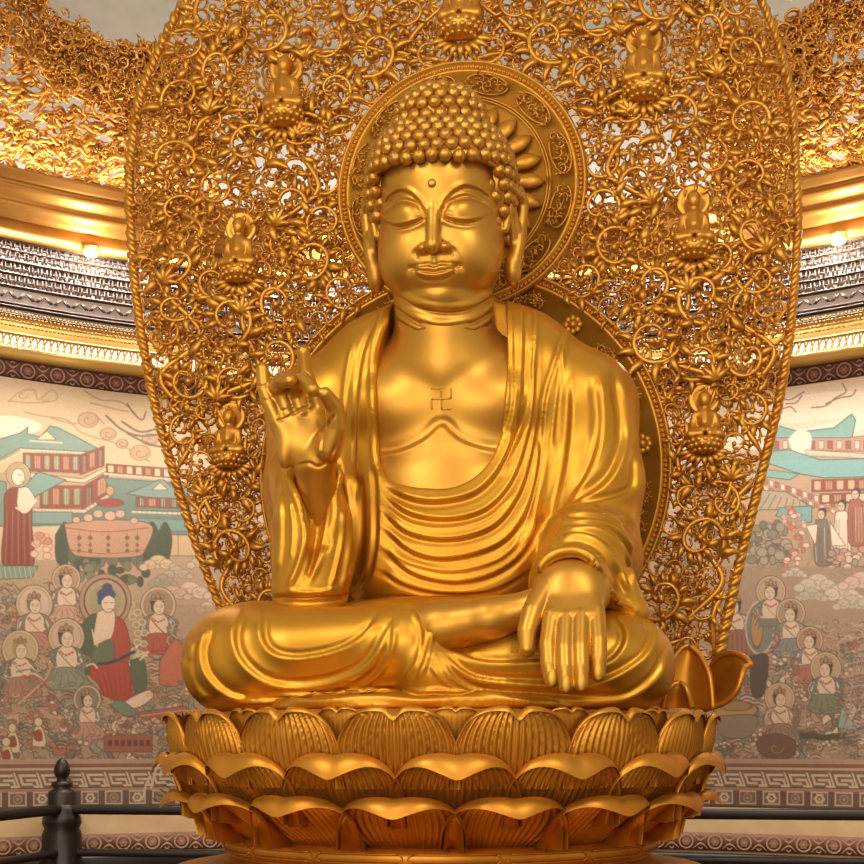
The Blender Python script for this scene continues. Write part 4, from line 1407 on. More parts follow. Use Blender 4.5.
INK = (84, 66, 56); TEAL = (110, 138, 130); TEALD = (70, 84, 78); RED = (134, 66, 52); SKIN = (206, 182, 160); CREAM = (208, 186, 158)
GRN = (92, 104, 82); GRND = (62, 72, 60); PINK = (186, 146, 128); GREY = (128, 122, 112); BRN = (112, 82, 66); NAVY = (58, 64, 92); DK = (60, 48, 44)
cv = Canvas()
rg = random.Random(8)
def cloud(x, y, s, col=(188, 168, 146), line=(128, 106, 88), flip=1):
    for dx, dy, r in ((0, 0, 1), (.9, .25, .75), (-.9, .3, .7), (1.7, .55, .5), (-1.6, .6, .5)):
        cv.ell(x+flip*dx*s, y+dy*s, r*s, r*s*.75, col, line, .7)
    for dx, dy, r in ((0, 0, .6), (.9, .25, .42), (-.9, .3, .4)):
        t = np.linspace(0, 5, 9)
        cv.line(np.stack([x+flip*dx*s+r*s*(1-t/7)*np.cos(t), y+dy*s+r*s*.75*(1-t/7)*np.sin(t)], -1), line, .7)
def swirl(x, y, r, col, lw=.8, hand=1, rot=0, turns=5.5):
    t = np.linspace(0, turns, 12)
    cv.line(np.stack([x+r*(1-t/(turns*1.15))*np.cos(rot+hand*t), y+r*.8*(1-t/(turns*1.15))*np.sin(rot+hand*t)], -1), col, lw)
def drapes(x0, y0, x1, y1, n, cols, lw=.8):
    for _ in range(n):
        x = rg.uniform(x0, x1); y = rg.uniform(y0, y1); L = rg.uniform(5, 15); a = rg.uniform(-.6, 1.2); b = rg.uniform(-.5, .5)
        p = [(x, y), (x+L*.5*cos(a)-L*b*sin(a), y+L*.5*sin(a)+L*b*cos(a)), (x+L*cos(a), y+L*sin(a))]
        cv.line(p, rg.choice(cols), lw*rg.uniform(.8, 1.9), 7)
def pavilion_roof(pts, ridge, col=TEAL):
    cv.poly(pts, col, TEALD, 1.2)
    p = np.array(pts)
    for f in np.linspace(.08, .92, 14):
        a = p[0]*(1-f)+p[-1]*f
        b = np.array(ridge[0])*(1-f)+np.array(ridge[1])*f
        cv.line([tuple(a*.97+b*.03), tuple(b)], (112, 146, 136), .5, al=.6)
def bays(x0, y0, x1, y1, n, h, panel=(116, 128, 98), slope=0.0):
    cv.poly([(x0, y0), (x1, y1), (x1, y1+h), (x0, y0+h)], RED, INK, .9)
    for i in range(n):
        a = (i+.18)/n; b = (i+.82)/n
        xa, xb = x0+(x1-x0)*a, x0+(x1-x0)*b
        ya, yb = y0+(y1-y0)*a, y0+(y1-y0)*b
        kind = i % 3
        cv.poly([(xa, ya+h*.12), (xb, yb+h*.12), (xb, yb+h*.86), (xa, ya+h*.86)], panel if kind != 1 else (170, 128, 108), INK, .6)
        for k in (.35, .65):
            xm = xa+(xb-xa)*k; cv.line([(xm, ya+h*.12), (xm, ya+h*.86)], CREAM if kind != 1 else RED, .6)
def eave(x0, y0, x1, y1, n=16):
    for i in range(n):
        t = i/(n-1); cv.ell(x0+(x1-x0)*t, y0+(y1-y0)*t, .55*abs(x1-x0)/n, 1.2, CREAM)
    cv.line([(x0, y0-1.6), (x1, y1-1.6)], INK, .9)
def halo_(x, y, r, fill, ring=(188, 168, 140), ink=INK, inner=None):
    cv.ell(x, y, r, r*1.04, ring, ink, .9)
    cv.ell(x, y, r*.84, r*.88, fill, (140, 104, 84), .7)
    if inner: cv.ell(x, y, r*.62, r*.66, inner, None)
def face(x, y, s, look=1, skin=SKIN, hair=DK):
    cv.ell(x-look*s*.12, y-s*.5, s*.86, s*.75, hair)
    cv.ell(x-look*s*.55, y+s*.05, s*.34, s*.7, hair)
    cv.ell(x+look*s*.12, y+s*.18, s*.72, s*.92, skin, INK, .6)
    for dx in (-.18, .42):
        cv.line([(x+look*s*(dx-.12), y+s*.12), (x+look*s*(dx+.14), y+s*.1)], INK, .7)
        cv.line([(x+look*s*(dx-.14), y-s*.1), (x+look*s*(dx+.16), y-s*.12)], INK, .5)
    cv.line([(x+look*s*.2, y+s*.15), (x+look*s*.28, y+s*.45), (x+look*s*.12, y+s*.48)], (150, 112, 94), .5)
    cv.line([(x+look*s*.04, y+s*.7), (x+look*s*.3, y+s*.69)], (150, 74, 62), .8)
def crown(x, y, s, c=(150, 118, 92)):
    for dx, h in ((-.55, .7), (0, 1.1), (.55, .7)):
        cv.ell(x+dx*s, y-s*(.9+.3*h), s*.26, s*.42*h, c, INK, .6)
    cv.line([(x-.8*s, y-.72*s), (x+.8*s, y-.72*s)], (176, 140, 100), 1.2)
def bodhi(x, y, s, look=1, halo=1.9, fill=(176, 152, 128), robe=GRN, sash=PINK, hair=DK, seated=True, hk=True):
    if halo: halo_(x, y-.1*s, halo*s, fill)
    # shoulders and torso
    cv.spoly([(x-.7*s, y+1.0*s), (x-1.9*s, y+1.7*s), (x-2.2*s, y+3.4*s), (x-1.3*s, y+4.6*s), (x+1.4*s, y+4.6*s), (x+2.2*s, y+3.3*s), (x+1.8*s, y+1.6*s), (x+.7*s, y+1.0*s)], robe, INK, .8)
    cv.spoly([(x-.45*s, y+.9*s), (x-1.1*s, y+1.7*s), (x-1.0*s, y+3.4*s), (x+1.1*s, y+3.4*s), (x+1.2*s, y+1.7*s), (x+.45*s, y+.9*s)], SKIN, INK, .7)
    cv.line([(x-.7*s, y+1.5*s), (x, y+2.05*s), (x+.8*s, y+1.5*s)], (120, 70, 58), 1.0)
    cv.line([(x-1.0*s, y+1.5*s), (x+.1*s, y+2.8*s), (x+.9*s, y+3.5*s)], sash, 1.6)
    cv.line([(x-1.6*s, y+1.9*s), (x-1.9*s, y+3.2*s), (x-.3*s, y+3.5*s)], SKIN, 2.0*s/7)
    cv.line([(x+1.5*s, y+1.9*s), (x+1.8*s, y+3.0*s), (x+.6*s, y+2.8*s)], SKIN, 2.0*s/7)
    if seated:
        cv.spoly([(x-2.6*s, y+5.4*s), (x-1.4*s, y+3.6*s), (x+1.4*s, y+3.6*s), (x+2.8*s, y+5.4*s), (x+1.6*s, y+6.0*s), (x-1.5*s, y+6.0*s)], sash, INK, .8)
        for k in range(5):
            cv.line([(x+(k-2)*.5*s, y+3.9*s), (x+(k-2)*.9*s+.3*s, y+4.9*s), (x+(k-2)*.7*s, y+5.7*s)], INK, .6)
        for k in range(4):
            swirl(x+(k-1.5)*1.3*s, y+5.5*s, .55*s, rg.choice((INK, CREAM, GRND)), .7, 1 if k % 2 else -1)
    for k in range(7):     # floating scarves
        sx_ = rg.choice((-1, 1)); x1 = x+sx_*rg.uniform(1.2, 1.9)*s; y1 = y+rg.uniform(1.4, 3.0)*s
        p_ = [(x1, y1), (x1+sx_*rg.uniform(.3, 1.1)*s, y1+rg.uniform(.2, .9)*s), (x1+sx_*rg.uniform(-.4, .6)*s, y1+rg.uniform(1.0, 1.9)*s), (x1+sx_*rg.uniform(.2, 1.3)*s, y1+rg.uniform(2.0, 3.0)*s)]
        cv.line(p_, INK, 2.2, 10); cv.line(p_, rg.choice((CREAM, (124, 140, 122), (166, 96, 82), (150, 140, 126))), 1.2, 10)
    for k in range(5): cv.ell(x+(k-2)*.36*s, y+(1.75+.12*(2-abs(k-2)))*s, .12*s, .12*s, (150, 84, 66))
    face(x, y, s, look, hair=hair)
    if hk: crown(x, y, s)
def busy(x0, y0, x1, y1, n):
    """curling sleeves, clouds and jewels filling the crowd"""
    for k in range(n):
        x = rg.uniform(x0, x1); y = rg.uniform(y0, y1); s = rg.uniform(3, 7.5); kd = k % 4
        c = rg.choice(((200, 178, 154), (132, 132, 114), (160, 98, 82), (118, 132, 118), (176, 134, 116), (206, 186, 164), (108, 98, 92)))
        if kd == 0:
            a = rg.uniform(0, 6.28)
            p = np.array([(-1.5, .3), (-.6, -.7), (.4, -.2), (1.4, -.9), (1.5, .1), (.5, .7), (-.5, .2)])*s
            p = np.stack([x+p[:, 0]*cos(a)-p[:, 1]*sin(a), y+p[:, 0]*sin(a)+p[:, 1]*cos(a)], -1)
            cv.spoly(p, c, INK, .8)
            cv.line([tuple(p[0]), (x, y), tuple(p[3])], INK, .6)
        elif kd == 1:
            for j in range(4): cv.line([(x-s, y+j*1.9), (x, y-s*.35+j*1.9), (x+s, y+j*1.9)], c if j % 2 else INK, 1.1)
        elif kd == 2: swirl(x, y, s, INK, .9, rg.choice((-1, 1)), rg.uniform(0, 6)); swirl(x+.8, y+.8, s*.8, c, 1.0, 1, rg.uniform(0, 6))
        else:
            for j in range(5): cv.ell(x+s*.8*cos(j*1.257), y+s*.6*sin(j*1.257), s*.36, s*.3, c, INK, .5)
def paint_left():
    # sky
    cv.poly([(-400, 300), (300, 360), (300, 470), (-400, 470)], (196, 172, 138), None, 1, .9)
    cv.spoly([(-30, 418), (10, 416), (40, 424), (30, 434), (-20, 436)], (226, 208, 182), None)
    cv.line([(8, 402), (20, 392), (34, 390), (38, 400), (52, 390), (56, 400), (30, 403), (8, 401)], (140, 112, 78), 1.0)
    swirl(22, 395, 6, (140, 112, 78)); swirl(44, 398, 5, (140, 112, 78))
    for p in ([(24, 412), (40, 416), (66, 420), (80, 432), (96, 438), (120, 445), (150, 462)], [(50, 418), (76, 424), (92, 414), (104, 424)], [(84, 391), (100, 400), (120, 402), (136, 414)], [(90, 403), (110, 408), (128, 412)]):
        cv.line(p, (128, 102, 76), 1.1)
    cv.line([(127, 404), (134, 414), (142, 420), (146, 412)], (82, 62, 50), 1.6)
    for x, y, r in ((88, 420, 10), (108, 434, 8), (140, 453, 10), (122, 444, 6), (150, 440, 8)):
        cv.ell(x, y, r, r*.75, (176, 148, 116), (124, 98, 76), .8); swirl(x, y, r*.75, (124, 98, 76), .9)
    for p in ([(106, 416), (122, 430), (140, 436), (165, 434)], [(122, 422), (140, 432), (160, 428)], [(128, 434), (148, 444), (166, 448)]):
        cv.line(p, (74, 78, 66), 2.4); cv.line(p, (150, 104, 78), .9)
    # pavilions
    pavilion_roof([(-20, 446), (4, 438), (20, 433), (28, 427), (27, 434), (40, 437), (50, 426), (58, 428), (78, 438), (100, 450), (82, 454), (40, 452), (20, 448), (-20, 470)], [(20, 434), (60, 428)])
    cv.poly([(36, 440), (47, 431), (56, 440)], CREAM, INK, .8); cv.line([(30, 441), (62, 443)], CREAM, 1.8)
    eave(-18, 472, 20, 452, 10); eave(22, 450, 98, 454, 22)
    bays(23, 453, 80, 455, 6, 18); bays(80, 455, 104, 446, 3, 20, (96, 70, 58))
    cv.poly([(20, 472), (82, 479), (108, 466), (108, 470), (84, 483), (20, 477)], CREAM, INK, .9)
    bays(40, 486, 82, 486, 4, 22); bays(82, 487, 108, 472, 2, 22, (96, 70, 58))
    eave(36, 510, 84, 511, 14); eave(84, 511, 110, 494, 8)
    bays(106, 464, 190, 470, 9, 10, (196, 170, 140)); eave(106, 474, 190, 481, 18)
    pavilion_roof([(104, 478), (190, 484), (190, 540), (32, 526), (32, 512), (84, 514), (112, 496)], [(104, 478), (190, 484)], (98, 118, 112))
    cv.poly([(32, 512), (72, 512), (72, 524), (32, 524)], (112, 142, 136), TEALD, .8)
    pavilion_roof([(126, 494), (146, 486), (158, 480), (164, 480), (170, 486), (190, 496), (190, 504)], [(150, 482), (170, 484)])
    cv.poly([(152, 490), (160, 483), (168, 490)], CREAM, INK, .7)
    bays(136, 497, 190, 499, 5, 10, (92, 96, 82)); eave(134, 512, 190, 514, 12)
    cv.poly([(130, 518), (196, 520), (196, 532), (130, 530)], (108, 138, 130), TEALD, .8)
    pavilion_roof([(18, 492), (38, 472), (66, 480), (36, 496), (28, 500)], [(38, 472), (60, 478)], (116, 146, 140))
    pavilion_roof([(-20, 480), (6, 482), (6, 526), (-20, 526)], [(-20, 480), (6, 480)])
    # terrace wall
    cv.poly([(-20, 528), (60, 526), (60, 560), (-20, 560)], (200, 178, 152), None)
    cv.poly([(150, 534), (205, 536), (205, 556), (150, 556)], (192, 162, 128), INK, .8); cv.line([(178, 535), (178, 556)], BRN, .9)
    # flower basin with leaves
    for a in range(9):
        x = 62+a*12.5
        cv.spoly([(x-7, 536+rg.uniform(-4, 4)), (x+3, 522), (x+10, 540), (x+4, 566), (x-6, 560)], rg.choice((GRND, (78, 92, 74), (98, 104, 84))), INK, .8)
    for k in range(26): cv.ell(rg.uniform(66, 150), rg.uniform(560, 582), rg.uniform(3, 6), rg.uniform(3, 6), rg.choice((GRND, GRN, (110, 112, 92))), INK, .6)
    cv.spoly([(64, 524), (100, 520), (150, 524), (146, 548), (134, 557), (84, 557), (70, 550)], (176, 136, 112), INK, 1.0)
    cv.line([(66, 528), (106, 532), (148, 528)], RED, 1.1); cv.line([(70, 550), (106, 554), (144, 550)], RED, .9)
    for x in (79, 90, 108, 127, 137):
        cv.line([(x, 531), (x, 552)], BRN, .6)
        for y, r in ((538, 2.3), (545, 1.8), (551, 2)): cv.ell(x, y, r, r, BRN)
    for x, y, r in ((98, 514, 5), (110, 516, 6), (120, 514, 5), (88, 518, 5), (134, 521, 4), (76, 520, 4)):
        cv.ell(x, y, r, r*.8, (196, 156, 136), INK, .7)
    cv.ell(110, 503, 13, 4, (138, 62, 52), INK, .7); cv.ell(110, 491, 4, 5, (172, 140, 116), INK, .7)
    # standing monk
    halo_(18, 475, 12, (170, 150, 118))
    cv.spoly([(10, 488), (4, 496), (4, 520), (3, 566), (33, 566), (31, 520), (33, 498), (26, 488)], (124, 62, 52), INK, 1.0)
    cv.spoly([(18, 488), (28, 488), (35, 502), (24, 514), (17, 506)], (222, 202, 180), INK, .8)
    for k in range(9): cv.line([(7+k*2.8, 512), (6+k*3.0, 540), (5+k*3.3, 564)], (86, 42, 38) if k % 2 else (164, 100, 84), .9)
    cv.ell(18, 477, 6.5, 8.5, (226, 206, 184), INK, .7); cv.line([(18, 475), (23, 475)], INK, .7); cv.line([(20, 482), (23, 482)], (150, 74, 62), .8)
    cv.line([(16, 508), (26, 512), (36, 500)], (226, 206, 184), 2.4)
    for k in range(14): cv.ell(34+rg.uniform(0, 18), 536+rg.uniform(-2, 26), rg.uniform(3, 5), rg.uniform(3, 4), rg.choice(((206, 160, 140), (188, 130, 112), (216, 180, 158))), (150, 96, 82), .7)
    cv.poly([(-10, 566), (38, 566), (32, 578), (-10, 580)], (112, 142, 124), INK, .8)
    for k in range(9): cv.line([(-6+k*5, 567), (-4+k*5, 578)], CREAM, .9)
    # clouds right of the basin
    for x, y, s, c in ((158, 562, 9, (196, 174, 142)), (176, 572, 8, (172, 160, 142)), (190, 590, 11, (204, 176, 158)), (172, 592, 9, (190, 160, 142)), (205, 560, 9, (186, 172, 150)), (216, 604, 10, (200, 172, 152)), (162, 580, 7, (150, 146, 128))):
        cloud(x, y, s, c)
    # ground behind the gathering
    cv.poly([(-400, 584), (230, 606), (260, 590), (700, 590), (700, 790), (-400, 790)], (150, 124, 102), None, 1, .55)
    drapes(-10, 580, 70, 770, 520, [INK, (176, 150, 126), (120, 128, 108), (140, 74, 60), (98, 88, 82), (196, 172, 150)])
    drapes(60, 640, 210, 765, 420, [INK, (176, 150, 126), (110, 116, 98), (150, 96, 78), (98, 88, 82)])
    # crowd fragments: ribbons, jewels and sleeves between the figures
    for k in range(26):
        x, y = (rg.uniform(-8, 78), rg.uniform(590, 765)) if k % 2 else (rg.uniform(60, 200), rg.uniform(690, 765))
        cv.spoly([(x-rg.uniform(3, 7), y), (x, y-rg.uniform(3, 7)), (x+rg.uniform(3, 7), y), (x, y+rg.uniform(3, 8))], rg.choice(((196, 172, 150), (120, 124, 106), (150, 84, 70), (108, 126, 112), (92, 84, 84), (176, 132, 112), (210, 190, 168))), INK, .8)
        if k % 3 == 0: swirl(x, y, rg.uniform(3, 6), rg.choice((INK, CREAM)), .8, rg.choice((-1, 1)))
    busy(-10, 600, 80, 768, 190); busy(60, 690, 205, 768, 130); busy(120, 640, 200, 690, 40)
    # attendants
    bodhi(66, 580, 7.5, 1, 1.9, (160, 134, 112), (112, 108, 96), PINK)
    bodhi(34, 605, 8, 1, 2.3, (192, 166, 146), (124, 110, 96), (168, 120, 104), hair=(110, 88, 76))
    bodhi(20, 650, 8, 1, 2.3, (176, 156, 116), (104, 96, 84), (150, 112, 96), hair=(150, 128, 84))
    bodhi(158, 606, 8, 1, 2.2, (150, 122, 96), (120, 112, 92), (164, 74, 60))
    cv.spoly([(160, 660), (176, 640), (186, 660), (180, 684), (160, 684)], (176, 96, 76), INK, .8)
    # mandala scales behind the central figure
    for rr in (34, 28):
        for k in range(14):
            a = -1.2+k*.28
            cv.ell(110+rr*cos(a), 636+rr*1.15*sin(a), 3.6, 3.0, (150, 140, 108), (214, 196, 158), .9)
    # the seated central figure
    halo_(105, 601, 26, (150, 132, 104), (150, 132, 108), (98, 54, 46)); cv.ell(105, 601, 21, 22, (156, 142, 112), (96, 40, 38), 1.6); cv.ell(105, 602, 16, 17, (146, 134, 106), None)
    cv.spoly([(92, 614), (82, 624), (76, 650), (82, 672), (98, 672), (104, 640), (100, 616)], (66, 80, 62), INK, 1.0)
    cv.spoly([(112, 614), (124, 622), (130, 646), (126, 664), (106, 664), (106, 640)], (150, 60, 46), INK, 1.0)
    cv.spoly([(97, 612), (93, 640), (98, 652), (112, 636), (115, 614), (108, 609)], SKIN, INK, .8)
    cv.spoly([(94, 646), (92, 664), (112, 666), (112, 640)], (84, 94, 70), INK, .8)
    cv.spoly([(90, 666), (126, 662), (132, 690), (132, 700), (104, 696), (98, 684), (90, 676)], (152, 56, 44), INK, 1.0)
    cv.spoly([(130, 660), (144, 660), (146, 690), (136, 697), (132, 680)], (72, 88, 66), INK, .9)
    cv.line([(98, 664), (112, 662), (134, 652)], (50, 50, 56), 3.6)
    for k in range(7): cv.line([(96+k*5.5, 668), (100+k*5, 682), (104+k*4.2, 696)], (108, 38, 32), .8)
    cv.line([(92, 630), (95, 644), (96, 636), (97, 646)], SKIN, 1.8); cv.line([(136, 656), (148, 652), (140, 660)], SKIN, 2.2); cv.line([(82, 668), (92, 664), (97, 668)], SKIN, 2.2)
    cv.ell(108, 603, 7, 9.6, (212, 190, 166), INK, .7)
    cv.ell(106, 594.5, 9, 6, (52, 66, 104), INK, .7); cv.ell(107, 588, 5, 4.6, (52, 66, 104), INK, .7); cv.ell(99.5, 600, 2.2, 5, (52, 66, 104))
    cv.ell(108.4, 603.5, 6.4, 7.6, (212, 190, 166))
    for x in (106, 112): cv.line([(x-1.6, 603), (x+1.8, 602.6)], INK, .8)
    cv.line([(108, 609), (112, 608.6)], (150, 74, 62), .9)
    # front attendants
    bodhi(66, 638, 8.6, 1, 2.1, (184, 156, 142), (92, 104, 92), (120, 128, 108))
    cv.line([(18, 704), (44, 680), (52, 664)], (196, 150, 130), 2.0)
    for k in range(7): cv.line([(10+k*3, 668+k*2), (26+k*3, 662+k*4), (38+k*3, 676+k*3)], rg.choice(((166, 76, 62), (204, 184, 160), (92, 110, 96))), 1.8)
    bodhi(87, 700, 6.6, 1, 2.1, (120, 112, 98), (104, 132, 110), (176, 130, 112))
    cv.spoly([(118, 706), (134, 696), (150, 690), (152, 698), (136, 708)], (212, 188, 166), INK, .8); cv.spoly([(110, 706), (126, 716), (136, 712), (120, 700)], (98, 122, 100), INK, .8)
    cv.poly([(140, 712), (186, 706), (186, 714), (138, 720)], (150, 84, 70), INK, .8); cv.line([(140, 716), (186, 710)], CREAM, .9)
    for k in range(60): swirl(rg.uniform(148, 190), rg.uniform(682, 704), rg.uniform(2, 4), (120, 92, 54), .7, rg.choice((-1, 1)))
    # low table and carpets
    cv.poly([(104, 736), (152, 733), (152, 752), (104, 752)], (142, 84, 68), INK, .9)
    for k in range(7): cv.poly([(108+k*6.3, 740), (112+k*6.3, 740), (112+k*6.3, 746), (108+k*6.3, 746)], (92, 50, 42))
    for k in range(46): cv.ell(rg.uniform(106, 165), rg.uniform(718, 734), rg.uniform(1.5, 3.5), rg.uniform(1.3, 2.4), rg.choice(((176, 128, 104), (120, 92, 80), (196, 160, 132), GREY)), INK, .5)
    for x, y in ((12, 738), (38, 732), (6, 752)):
        cv.spoly([(x-6, y+14), (x-5, y), (x, y-8), (x+6, y), (x+7, y+14)], SKIN, INK, .8); cv.ell(x, y-10, 4, 4.6, SKIN, INK, .7)
        cv.spoly([(x-5, y), (x+2, y-2), (x+4, y+8), (x-3, y+8)], RED, INK, .6)
def paint_right():
    cv.poly([(500, 360), (1300, 300), (1300, 450), (500, 450)], (214, 192, 166), None)
    cv.spoly([(780, 400), (830, 392), (880, 396), (860, 430), (800, 434), (772, 422)], (228, 208, 186), None)
    for p in ([(784, 386), (782, 414)], [(778, 396), (790, 400), (804, 392)], [(786, 404), (796, 403), (802, 396)], [(776, 412), (790, 407), (796, 412)],
              [(812, 408), (826, 406), (836, 398), (846, 392), (843, 384)], [(826, 404), (840, 398), (852, 396), (856, 390)]):
        cv.line(p, (104, 80, 66), 1.5)
    # roofs
    pavilion_roof([(772, 424), (786, 428), (800, 432), (834, 428), (852, 414), (856, 420), (852, 440), (772, 440)], [(775, 425), (850, 418)], (112, 158, 154))
    cv.poly([(772, 438), (800, 438), (848, 438), (864, 436), (900, 430), (900, 452), (772, 450)], (168, 130, 116), INK, .8)
    for k in range(12): cv.poly([(774+k*9, 441), (779+k*9, 441), (779+k*9, 449), (774+k*9, 449)], (206, 178, 158) if k % 2 else (130, 82, 72), INK, .5)
    cv.spoly([(788, 440), (798, 430), (808, 432), (812, 440), (808, 456), (796, 456)], (232, 206, 190), None)
    cv.poly([(806, 450), (900, 456), (900, 460), (806, 456)], CREAM, INK, .7)
    pavilion_roof([(764, 452), (790, 450), (820, 460), (900, 458), (900, 476), (824, 478), (800, 474), (764, 462)], [(770, 452), (890, 456)], (112, 162, 164))
    pavilion_roof([(756, 468), (800, 474), (790, 480), (756, 476)], [(756, 468), (800, 472)], (112, 158, 156))
    for k in range(13):
        x = 764+k*5.6; y = 478+k*1.9
        cv.poly([(x, y), (x+4.2, y+1.2), (x+4.2, y+7), (x, y+6)], (230, 198, 180) if k % 2 else (150, 92, 80), (128, 76, 66), .8)
        cv.poly([(x, y+8), (x+4.2, y+9), (x+4.2, y+13), (x, y+12)], (226, 194, 176) if k % 2 == 0 else (168, 104, 92), (128, 76, 66), .7)
    bays(812, 480, 880, 478, 6, 12, (196, 150, 134))
    bays(820, 494, 880, 492, 5, 10, (214, 178, 160))
    pavilion_roof([(760, 490), (786, 492), (814, 508), (780, 510), (756, 510)], [(764, 490), (790, 494)], (168, 150, 124))
    for k in range(7): cv.line([(770+k*6, 494+k*1.5), (760+k*8, 510)], TEALD, 1.0)
    pavilion_roof([(780, 508), (812, 506), (812, 522), (800, 524), (776, 516)], [(780, 508), (812, 507)], (108, 158, 160))
    # tree
    for k in range(60):
        a = rg.uniform(0, 6.28); r = rg.uniform(0, 1)**.5
        cv.ell(768+22*r*cos(a), 546+26*r*sin(a), rg.uniform(3, 6), rg.uniform(3, 5), rg.choice(((120, 122, 106), (98, 104, 92), (140, 136, 118), (152, 146, 128))), INK, .7)
    for k in range(40):
        a = rg.uniform(-1.2, 1.2); r = rg.uniform(.7, 1.2)
        cv.ell(776+26*r*cos(a), 540+30*r*sin(a), rg.uniform(2, 4), rg.uniform(2, 3), rg.choice(((226, 190, 176), (176, 112, 98), (206, 160, 144))), (130, 84, 74), .7)
    cv.line([(786, 516), (804, 530), (812, 552), (806, 570)], (150, 134, 112), 3.5)
    # standing figures upper right
    for x, y, c in ((822, 520, (112, 104, 100)), (842, 512, (226, 206, 190)), (856, 500, (150, 92, 80))):
        cv.spoly([(x-6, y), (x-8, y+22), (x-6, y+44), (x+8, y+44), (x+8, y+20), (x+5, y)], c, INK, .9)
        for k in range(5): cv.line([(x-5+k*2.6, y+8), (x-6+k*3, y+26), (x-5+k*2.8, y+42)], rg.choice((INK, CREAM, (120, 70, 62))), .8)
        face(x, y-6, 5, -1)
    cv.poly([(806, 526), (818, 524), (816, 546)], (222, 204, 186), INK, .7); cv.poly([(830, 522), (846, 546), (832, 546)], (226, 208, 192), INK, .7)
    for k in range(26): cv.ell(rg.uniform(828, 880), rg.uniform(548, 572), rg.uniform(3, 5), rg.uniform(2, 4), rg.choice(((210, 184, 166), (150, 140, 122), (188, 140, 124))), INK, .7)
    # clouds over bare ground
    cv.poly([(720, 566), (1300, 572), (1300, 790), (720, 790)], (150, 126, 108), None, 1, .8)
    for x, y, s, c in ((818, 582, 11, (186, 178, 162)), (842, 592, 11, (196, 182, 166)), (812, 594, 8, (172, 166, 150)), (862, 580, 11, (200, 172, 156)), (852, 602, 9, (184, 170, 154)), (884, 596, 12, (186, 170, 154)), (795, 572, 6, (190, 176, 158))):
        cloud(x, y, s, c, (140, 122, 108), -1)
    # group of attendants
    drapes(716, 620, 872, 764, 620, [INK, (176, 150, 130), (110, 116, 98), (150, 96, 82), (98, 92, 96), (190, 164, 146)])
    for k in range(24):
        x, y = rg.uniform(716, 872), rg.uniform(620, 762)
        if x > 800 and y < 640: continue
        cv.spoly([(x-rg.uniform(3, 7), y), (x, y-rg.uniform(3, 7)), (x+rg.uniform(3, 7), y), (x, y+rg.uniform(3, 8))], rg.choice(((196, 172, 154), (120, 124, 110), (150, 94, 82), (116, 124, 118), (98, 92, 96), (176, 136, 120), (210, 190, 172))), INK, .8)
        if k % 3 == 0: swirl(x, y, rg.uniform(3, 6), rg.choice((INK, CREAM)), .8, rg.choice((-1, 1)))
    busy(716, 690, 880, 766, 150); busy(720, 640, 800, 690, 60); busy(836, 640, 900, 760, 60)
    bodhi(734, 606, 8, -1, 0, robe=(190, 160, 132), sash=(140, 84, 70), seated=False)
    cv.spoly([(722, 632), (746, 632), (750, 664), (720, 664)], (140, 92, 76), INK, .9)
    for k in range(6): cv.line([(724+k*4.4, 634), (723+k*4.8, 662)], GRND if k % 2 else INK, .9)
    cv.ell(760, 628, 14, 26, (112, 116, 108), (186, 172, 148), 1.6); cv.ell(757, 628, 6, 20, (164, 124, 84), INK, .8)
    cv.spoly([(750, 656), (768, 656), (764, 694), (752, 694)], (70, 62, 58), INK, .9)
    bodhi(771, 592, 7.4, -1, 2.0, (172, 150, 122), (112, 108, 98), (176, 138, 120), seated=False)
    bodhi(791, 614, 7.2, -1, 2.0, (150, 130, 108), (132, 128, 116), (122, 122, 124))
    bodhi(810, 641, 7.0, -1, 1.9, (164, 124, 108), (126, 120, 128), (160, 104, 90))
    bodhi(826, 669, 7.4, -1, 2.1, (170, 148, 116), (92, 104, 112), (112, 120, 100))
    bodhi(780, 699, 7.2, 1, 2.1, (184, 152, 132), (176, 144, 124), (140, 110, 96))
    cv.poly([(842, 706), (858, 730), (838, 728)], (136, 160, 156), INK, .8)
    for k in range(9): cv.ell(804+k*5, 736+rg.uniform(-1, 2), 4, 3, GRND, INK, .7)
    cv.ell(736, 710, 22, 9, (164, 130, 88), INK, .9); cv.ell(736, 706, 16, 5, (146, 112, 74), INK, .7); cv.spoly([(716, 716), (756, 716), (750, 736), (722, 736)], (126, 116, 94), INK, .8)
    for k in range(34): cv.line([(rg.uniform(838, 880), rg.uniform(640, 740)), (rg.uniform(838, 880), rg.uniform(640, 740))], rg.choice(((168, 134, 122), (120, 92, 84), (186, 158, 144))), .8)
    for k in range(9):
        cv.line([(846, 640+k*12), (880, 634+k*12)], (176, 146, 132), 1.4); cv.line([(846, 643+k*12), (880, 637+k*12)], (112, 84, 76), .9)
    cv.spoly([(756, 744), (762, 736), (780, 734), (796, 742), (790, 758), (764, 756)], (104, 74, 62), INK, .9); swirl(776, 748, 8, (170, 140, 110))
def paint_mid():
    """the rest of the wall, glimpsed only through the openwork"""
    for k in range(420):
        x = rg.uniform(230, 715); y = rg.uniform(380, 800)
        cv.ell(x, y, rg.uniform(4, 12), rg.uniform(3, 9), rg.choice(((182, 148, 128), (150, 118, 104), (120, 118, 108), (196, 166, 148), (132, 84, 74), (108, 132, 124))), INK, .8)
    for side in ((-90, -8), (868, 985)):
        for k in range(120):
            cv.ell(rg.uniform(*side), rg.uniform(430, 760), rg.uniform(3, 10), rg.uniform(3, 8), rg.choice(((182, 148, 128), (150, 118, 104), (120, 118, 108), (196, 166, 148), (132, 84, 74), (96, 130, 122))), INK, .8)
